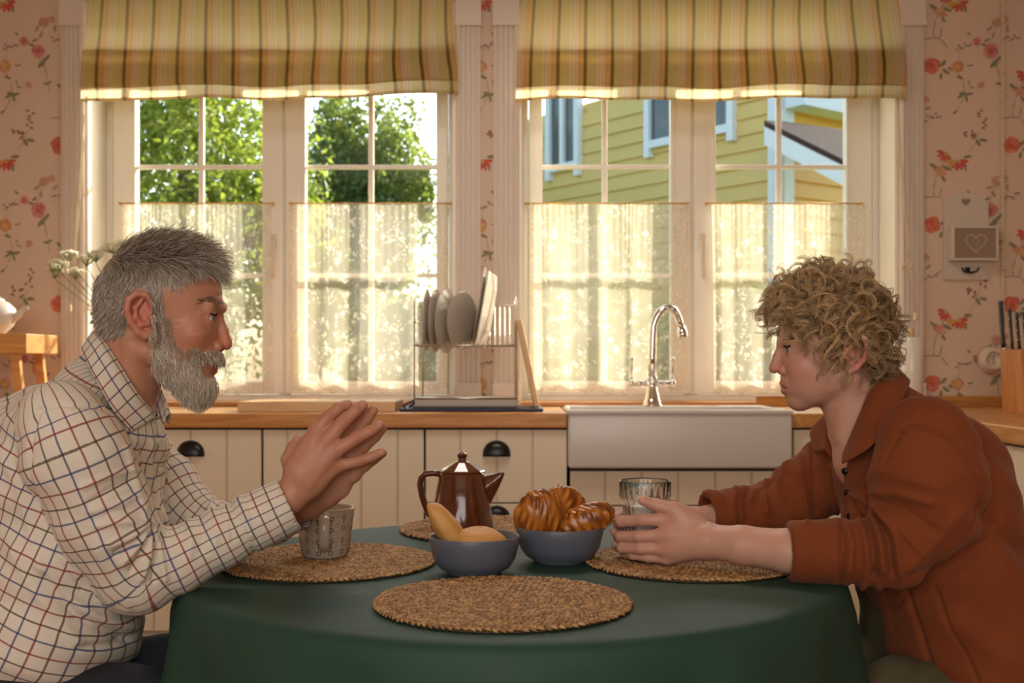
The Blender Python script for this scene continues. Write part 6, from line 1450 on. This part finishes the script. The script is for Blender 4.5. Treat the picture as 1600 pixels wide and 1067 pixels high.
def boy_hand_far(S):
    W = q; S.chain([far['el'], q(1150, 806, -98), q(1088, 818, -70)], [34, 30, 25], 8); wr = W(1088, 818, -70)
    mc = {'i': W(1044, 806, -58), 'm': W(1036, 826, -62), 'r': W(1036, 846, -60), 'p': W(1042, 862, -54)}
    for k_, c in mc.items(): S.cap(wr, c, 21, 11.5, 10)
    S.ell(W(1066, 828, -62), (34, 30, 14), 10)
    finger(S, [mc['i'], W(1002, 803, -50), W(971, 806, -34), W(961, 810, -22)], 11, 8); finger(S, [mc['m'], W(998, 826, -51), W(970, 828, -36), W(960, 830, -24)], 11, 8)
    finger(S, [mc['r'], W(1000, 848, -50), W(972, 848, -36), W(962, 850, -24)], 10.4, 7.6); finger(S, [mc['p'], W(1006, 862, -48), W(984, 862, -40), W(974, 862, -30)], 9.2, 7)
    finger(S, [W(1076, 806, -64), W(1050, 790, -56), W(1030, 784, -48), W(1014, 782, -46)], 13, 7.6, 10)
nl = boy_hand_near(body); boy_hand_far(body)
V, F = body.mesh((940, 415, -180), (1500, 930, 180), 2.25); N = vnormals(V, F); N *= (1 if ((V-V.mean(0))*N).sum() > 0 else -1); HL = h_loc(V); U_, V__, W_ = HL.T; isH = (V__ < 660) & (V[:, 0] > 1195)
col = np.tile(lin(200, 152, 130), (len(V), 1)); g = lambda c, r: np.exp(-(((HL-np.asarray(c, float))/r)**2).sum(1))
blend(isH*g((1211, 576, 0), 15), (196, 118, 100), .8); blend(isH*(np.abs(W_) > 64)*g((1321, 553, 76), 30), (196, 112, 96), .7); blend(isH*g((1250, 575, 42), 24), (202, 132, 112), .6); blend(isH*g((1250, 575, -42), 24), (202, 132, 112), .6)
blend((isH & (seg_dist(U_, V__, [(1221, 599.5), (1222, 612)]) < 6.5+.0*U_) & (np.abs(W_) < 17))*1.0, (176, 98, 88), .6); blend((isH & (np.abs(V__-605.5-.02*(U_-1220)) < 1.6) & (U_ < 1240) & (np.abs(W_) < 21))*1.0, (110, 54, 46), .8)
for c, r in nl: blend(np.exp(-((np.linalg.norm(V-c, axis=1)/r)**4)), (220, 170, 152), .6)
knk = np.zeros(len(V))
for c in (q(1046, 812, 68), q(1036, 836, 72), q(1036, 857, 70), q(1004, 812, 60), q(998, 838, 62), q(1000, 857, 60), q(972, 815, 28), q(968, 838, 28), q(1010, 782, 60)): knk += np.exp(-(np.linalg.norm(V-c, axis=1)/10)**2)
blend(np.clip(knk, 0, 1), (196, 124, 102), .45)
blend((np.linalg.norm(HL-A3(1249, 566, 55), axis=1) < 1.8)*1.0, (96, 56, 40), .9)
HAIR = [(1190, 400), (1410, 400), (1410, 620), (1368, 612), (1350, 590), (1342, 560), (1336, 526), (1306, 522), (1300, 552), (1280, 548), (1264, 524), (1250, 506), (1236, 484), (1215, 478)]
sc_m = isH & in_poly(U_, V__, HAIR); blend(sc_m*1.0, (136, 100, 58), .95)
Vw = fb.world(V); boy = tag(link('person', fastmesh('person', Vw, orient(Vw, F), M['skin'], True, col)), 'curly blond boy in a rust jacket sitting at the right, holding a glass of milk', 'person')
for b in (1, -1): lashes(fb, h_fig(A3(1236.5, 546.5, 28*b)), 12.6, -1, b, boy, (74, 54, 40)); eyeball(fb, h_fig(A3(1236.5, 546.5, 28*b)), 11.9, A3(-1, .0, .18) @ RH if b > 0 else A3(-1, 0, 0) @ RH, (70, 82, 84), boy)
Nf = N
n = 300; bm_ = isH & (seg_dist(U_, V__, [(1219, 533), (1228, 528), (1246, 531)]) < 3.4) & (np.abs(W_) > 7); idx = pick(V, N, bm_, n, rs_); h = HL[idx]
dirs = np.stack([np.full(n, .75), np.full(n, -.1), .7*np.sign(h[:, 2])], 1) @ RH; dirs /= np.linalg.norm(dirs, axis=1)[:, None]
strands('eyebrows', fb.world(grow(idx, dirs, rs_.uniform(6, 10, n), 5, .35*np.ones(n), rs_, .1)), np.linspace(1, .3, 5)[None]*np.full((n, 1), .5*fb.s), lin(120, 86, 58)*rs_.uniform(.7, 1.4, (n, 1)), M['hair'], boy)
# --- curls: each lock a coil of strands around a guide
def curls(n_lock, n_str, m, seed, len_rng, coil_rng, rad):
    rnd = np.random.RandomState(seed); idx = pick(V, N, sc_m, n_lock, rnd, 1+1.5*(U_ < 1260)+.6*(V__ < 470)); h = HL[idx]; nn = N[idx]
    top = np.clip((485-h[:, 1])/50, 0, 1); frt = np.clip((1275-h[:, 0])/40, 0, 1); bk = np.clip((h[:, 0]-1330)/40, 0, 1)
    fl = np.stack([-.55*top-.75*frt+.25*bk*(1-top), .25+.70*(1-top)+.22*frt, .35*np.sign(h[:, 2])*top], 1) @ RH+rnd.normal(scale=.28, size=(n_lock, 3))
    L = rnd.uniform(*len_rng, n_lock)*(1-.36*bk*(1-top))*(1-.22*frt)*(1-.10*top)*(1-.25*np.clip((h[:, 1]-540)/40, 0, 1)); f = np.linspace(0, 1, m)
    lift = .75+.12*top
    g0 = nn*lift[:, None]; d1 = fl/np.linalg.norm(fl, axis=1)[:, None]
    G = V[idx][:, None]-nn[:, None]*2+(g0[:, None]*(L[:, None, None]*(f-.52*f*f)[None, :, None]*.72))+d1[:, None]*(L[:, None, None]*(.30*f+.38*f*f)[None, :, None])
    G[:, :, 1] += (L[:, None]*.12*f[None]**2)
    T = np.gradient(G, axis=1); T /= np.linalg.norm(T, axis=2)[..., None]; ref = rnd.normal(size=(n_lock, 1, 3)); e1 = np.cross(T, ref+0*T); e1 /= np.linalg.norm(e1, axis=2)[..., None]; e2 = np.cross(T, e1)
    cr = rnd.uniform(*coil_rng, n_lock); turns = rnd.uniform(1.0, 1.7, n_lock)*rnd.choice([-1, 1], n_lock); out, cols = [], []
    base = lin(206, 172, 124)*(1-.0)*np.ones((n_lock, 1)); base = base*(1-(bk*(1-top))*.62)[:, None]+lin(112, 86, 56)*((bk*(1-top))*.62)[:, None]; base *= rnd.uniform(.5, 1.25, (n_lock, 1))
    for k in range(n_str):
        ph = rnd.normal(scale=.20, size=n_lock); rr = cr*rnd.uniform(.85, 1.12, n_lock); a = 2*PI*turns[:, None]*f[None]+ph[:, None]; ramp_ = np.clip(f*3.2, 0, 1)
        o = rnd.normal(scale=1.45, size=(n_lock, 1, 3))*np.clip(f*3, .25, 1)[None, :, None]
        out.append(G+o+(e1*np.cos(a)[..., None]+e2*np.sin(a)[..., None])*(rr[:, None]*ramp_[None])[..., None]-e1[:, :1]*(rr*0)[:, None, None]); cols.append(base*rnd.uniform(.75, 1.3, (n_lock, 1)))
    P = np.concatenate(out); c = np.clip(np.concatenate(cols), 0, 1); return P, c
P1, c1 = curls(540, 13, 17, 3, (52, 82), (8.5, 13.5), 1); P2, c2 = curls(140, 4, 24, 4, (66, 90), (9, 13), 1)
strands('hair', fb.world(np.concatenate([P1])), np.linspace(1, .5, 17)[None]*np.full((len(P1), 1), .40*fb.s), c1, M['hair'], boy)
strands('flyaway_curls', fb.world(P2), np.linspace(1, .4, 24)[None]*np.full((len(P2), 1), .5*fb.s), c2, M['hair'], boy)

# --- jacket
near_path = [near['sh']-A3(6, 38, 0), near['sh']+A3(0, 5, 0), q(1446, 800, 142), q(1404, 858, 150), q(1360, 862, 148), q(1312, 862, 146), q(1238, 862, 140)]; near_r = [66, 82, 77, 55, 47, 43, 41]
far_path = [far['sh']-A3(-10, 25, 0), q(1320, 722, -130), q(1262, 765, -124), q(1214, 796, -112), q(1170, 800, -102), q(1108, 804, -84)]; far_r = [56, 62, 56, 48, 42, 37]
arm_n = Sculpt().chain(near_path, near_r, 14); arm_f = Sculpt().chain(far_path, far_r, 14)
def torso_b(S):
    S.cap(A3(1412, 725, 0), A3(1520, 1010, 0), 104, 128, 10, sc=(1, 1, .74)); S.ell(A3(1466, 792, 0), (118, 148, 142), 30); S.ell(A3(1400, 800, 0), (80, 110, 118), 26)
    for b in (1, -1): S.cap(A3(1382, 642, 14*b), A3(1428, 690, 112*b), 40, 48, 28)
jk = Sculpt(); torso_b(jk); jk.ops += [(o[0], o[1], o[2], 'add', 12 if i < 2 else 8) for i, o in enumerate(arm_n.ops)]; jk.ops += [(o[0], o[1], o[2], 'add', 12) for o in arm_f.ops]
nd = near_path[-1]-near_path[-2]; nd /= np.linalg.norm(nd); fd = far_path[-1]-far_path[-2]; fd /= np.linalg.norm(fd)
cutend(jk, near_path[-1]+nd*4, nd, 36); cutend(jk, far_path[-1]+fd*4, fd, 32)
jk.chain([A3(1316, 590, 0), A3(1330, 640, 0), A3(1316, 706, 0)], [48, 50, 30], 3, 'sub')
V, F = jk.mesh((1060, 560, -225), (1680, 1130, 235), 3.1); N = vnormals(V, F); N *= (1 if ((V-V.mean(0))*N).sum() > 0 else -1); px, py = fb.photo(V)
an, tn, dn = sleeve_uv(V, near_path, A3(0, 0, 1)); af, tf_, df = sleeve_uv(V, far_path, A3(0, 0, 1)); Lx = np.linalg.norm(np.diff(smooth_path(near_path, 80), axis=0), axis=1).sum(); Lf = np.linalg.norm(np.diff(smooth_path(far_path, 80), axis=0), axis=1).sum()
Ln = [([(1404, 676), (1420, 668), (1440, 667), (1470, 676), (1497, 692), (1518, 720), (1530, 755), (1532, 795), (1520, 830)], 3.2, -4.5), ([(1404, 676), (1390, 700), (1372, 740), (1350, 772)], 3.5, -4),
      ([(1326, 776), (1340, 800), (1352, 840), (1356, 880), (1348, 912)], 6, 7), ([(1338, 778), (1362, 806), (1376, 850), (1380, 890)], 6, 7), ([(1332, 780), (1350, 808), (1364, 850), (1366, 900)], 4.5, -8), ([(1345, 778), (1380, 800), (1400, 840), (1408, 900)], 6, 6), ([(1342, 780), (1372, 806), (1388, 846), (1394, 895)], 4.5, -7),
      ([(1320, 820), (1330, 850), (1326, 890)], 4, 5), ([(1314, 812), (1316, 860), (1314, 908)], 3.2, -7), ([(1352, 772), (1400, 770), (1450, 785)], 8, 4.5), ([(1358, 782), (1410, 796), (1460, 830)], 8, -4), ([(1356, 786), (1400, 820), (1440, 862)], 8, 5), ([(1380, 735), (1420, 745), (1470, 760)], 10, 3), ([(1500, 800), (1460, 850), (1420, 890)], 9, 3.5),
      ([(1416, 926), (1440, 990), (1465, 1067)], 4, -5), ([(1373, 916), (1390, 990), (1406, 1063)], 6, 5), ([(1380, 955), (1400, 950), (1414, 930)], 3, -4), ([(1460, 920), (1490, 990), (1530, 1067)], 3, -3), ([(1530, 800), (1560, 830), (1600, 860)], 10, -5), ([(1540, 700), (1556, 760), (1560, 820)], 6, -3.5), ([(1420, 905), (1480, 890), (1540, 850)], 12, -7),
      ([(1310, 730), (1318, 780), (1322, 830)], 3, -4), ([(1300, 728), (1306, 780), (1310, 830)], 3, 3.5), ([(1248, 700), (1256, 760), (1262, 820)], 4, 4), ([(1268, 690), (1272, 760), (1276, 800)], 4, -4), ([(1230, 690), (1232, 720), (1215, 752)], 5, 5), ([(1222, 720), (1205, 752), (1180, 780)], 5, -5), ([(1200, 745), (1192, 770), (1196, 800)], 5, 6), ([(1175, 750), (1165, 780), (1170, 815)], 5, -5), ([(1150, 765), (1144, 790), (1148, 815)], 5, 5)]
D = 1.4*folds(Ln, px, py, V[:, 2], N[:, 2]); insl = np.exp(-(np.minimum(dn, df)/80)**4)
D += rip(an, tn, 3.0)*1.2*insl*(dn < df)*np.clip((Lx-86-an)/20, 0, 1)+rip(af, tf_, 4.0)*3.6*insl*(df <= dn)
D += (np.sin(V[:, 1]*.045+V[:, 2]*.03+1.5*np.sin(V[:, 0]*.03))*3.2+np.sin(V[:, 1]*.09-V[:, 0]*.06+V[:, 2]*.02)*1.8)*(1-insl)
D += 3.5*np.clip((an-(Lx-80))/4, 0, 1)*(dn < 62)*(dn < df)+3*np.clip((af-(Lf-22))/4, 0, 1)*(df < 56)*(df < dn)
V = V+N*D[:, None]; V = relax(V, F, 1, .35); Vw = fb.world(V)
jko = link('jacket', fastmesh('jacket', Vw, orient(Vw, F), M['rust'], True), boy); jko['label'] = 'rust-brown cotton jacket with rolled cuffs'
qn = lambda pts: [q(*p) for p in pts]
def two(nr, fr): return list(reversed(qn(nr)))+qn(fr)[1:]
collar(fb, [two([(1388, 615, 0), (1384, 622, 40), (1366, 640, 50), (1345, 672, 42), (1322, 716, 22)], [(1388, 615, 0), (1372, 622, -40), (1345, 640, -50), (1312, 670, -44), (1300, 716, -22)]),
            two([(1398, 574, 0), (1390, 588, 46), (1364, 604, 60), (1342, 652, 60), (1318, 708, 34)], [(1398, 574, 0), (1370, 590, -46), (1330, 612, -60), (1296, 652, -52), (1290, 704, -26)]),
            two([(1402, 576, 0), (1396, 590, 54), (1372, 608, 72), (1348, 655, 74), (1317, 712, 48)], [(1402, 576, 0), (1368, 592, -54), (1322, 615, -70), (1290, 654, -62), (1286, 704, -36)]),
            two([(1418, 592, 0), (1414, 616, 74), (1394, 642, 104), (1364, 694, 112), (1316, 724, 84)], [(1418, 592, 0), (1372, 612, -74), (1310, 640, -96), (1268, 670, -92), (1274, 708, -66)])], 'collar', M['rust'], jko, 20)
for (bx_, by_) in ((1306, 736), (1310, 770), (1314, 806)):
    c = fb.wp(q(bx_+14, by_, front_w(fb, jk, bx_+14, by_)+3)); b = MB(); b.lathe([(0, 0), (.0055, 0), (.006, .001), (.0055, .0022), (0, .0024)], 0, 0, 16); Rm = Matrix.Rotation(.8, 4, 'Z') @ Matrix.Rotation(-PI/2, 4, 'Y'); b.v = [tuple(Rm @ Vector(v)+c) for v in b.v]; b.build('button', M['black'], jko)
ts = Sculpt(); ts.cap(A3(1350, 690, 0), A3(1376, 770, 0), 39, 40, 8); ts.chain([A3(1322, 580, 0), A3(1338, 640, 0), A3(1342, 690, 0)], [46, 47, 46], 2, 'sub'); ts.half(A3(1322, 668, 0), (.35, -1, 0), 3)
V, F = ts.mesh((1270, 640, -70), (1410, 850, 70), 3); Vw = fb.world(V); link('t_shirt', fastmesh('t_shirt', Vw, orient(Vw, F), M['tee'], True), boy)
# --- trousers, shoes, stool
tr = Sculpt(); tr.cap(A3(1530, 1030, 0), A3(1540, 1085, 0), 105, 112, 10, sc=(1, 1, .75)); zf = HOR+(CZ-.07)/fb.s; feet = []
for b in (1, -1):
    hip, knee, ank = A3(1530, 1080, 66*b), A3(1240, 1085, 96*b), A3(1275, zf-36, 96*b); tr.chain([hip, A3(1390, 1075, 84*b), knee], [76, 68, 52], 14); tr.chain([knee, A3(1255, 1250, 96*b), ank], [52, 46, 38], 10); feet.append(ank)
tr.cap(A3(1420, 930, -60), A3(1440, 1040, -60), 62, 70, 16)
tr.half(A3(0, zf-30, 0), (0, 1, 0), 2)
V, F = tr.mesh((1150, 850, -210), (1680, zf, 210), 5.0); N = vnormals(V, F); N *= (1 if ((V-V.mean(0))*N).sum() > 0 else -1); V = V+N*(np.sin(V[:, 0]*.09+V[:, 1]*.07+V[:, 2]*.04)*2.6)[:, None]; Vw = fb.world(V); link('trousers', fastmesh('trousers', Vw, orient(Vw, F), M['olive'], True), boy)
zf0 = HOR+(CZ-.001)/fb.s; shoes(fb, feet, -1, boy)
stool('round wooden stool under the curly-haired boy', fb, A3(1535, 1200, 0), CZ-(1158-HOR)*fb.s-.004)
bpy.context.view_layer.update()
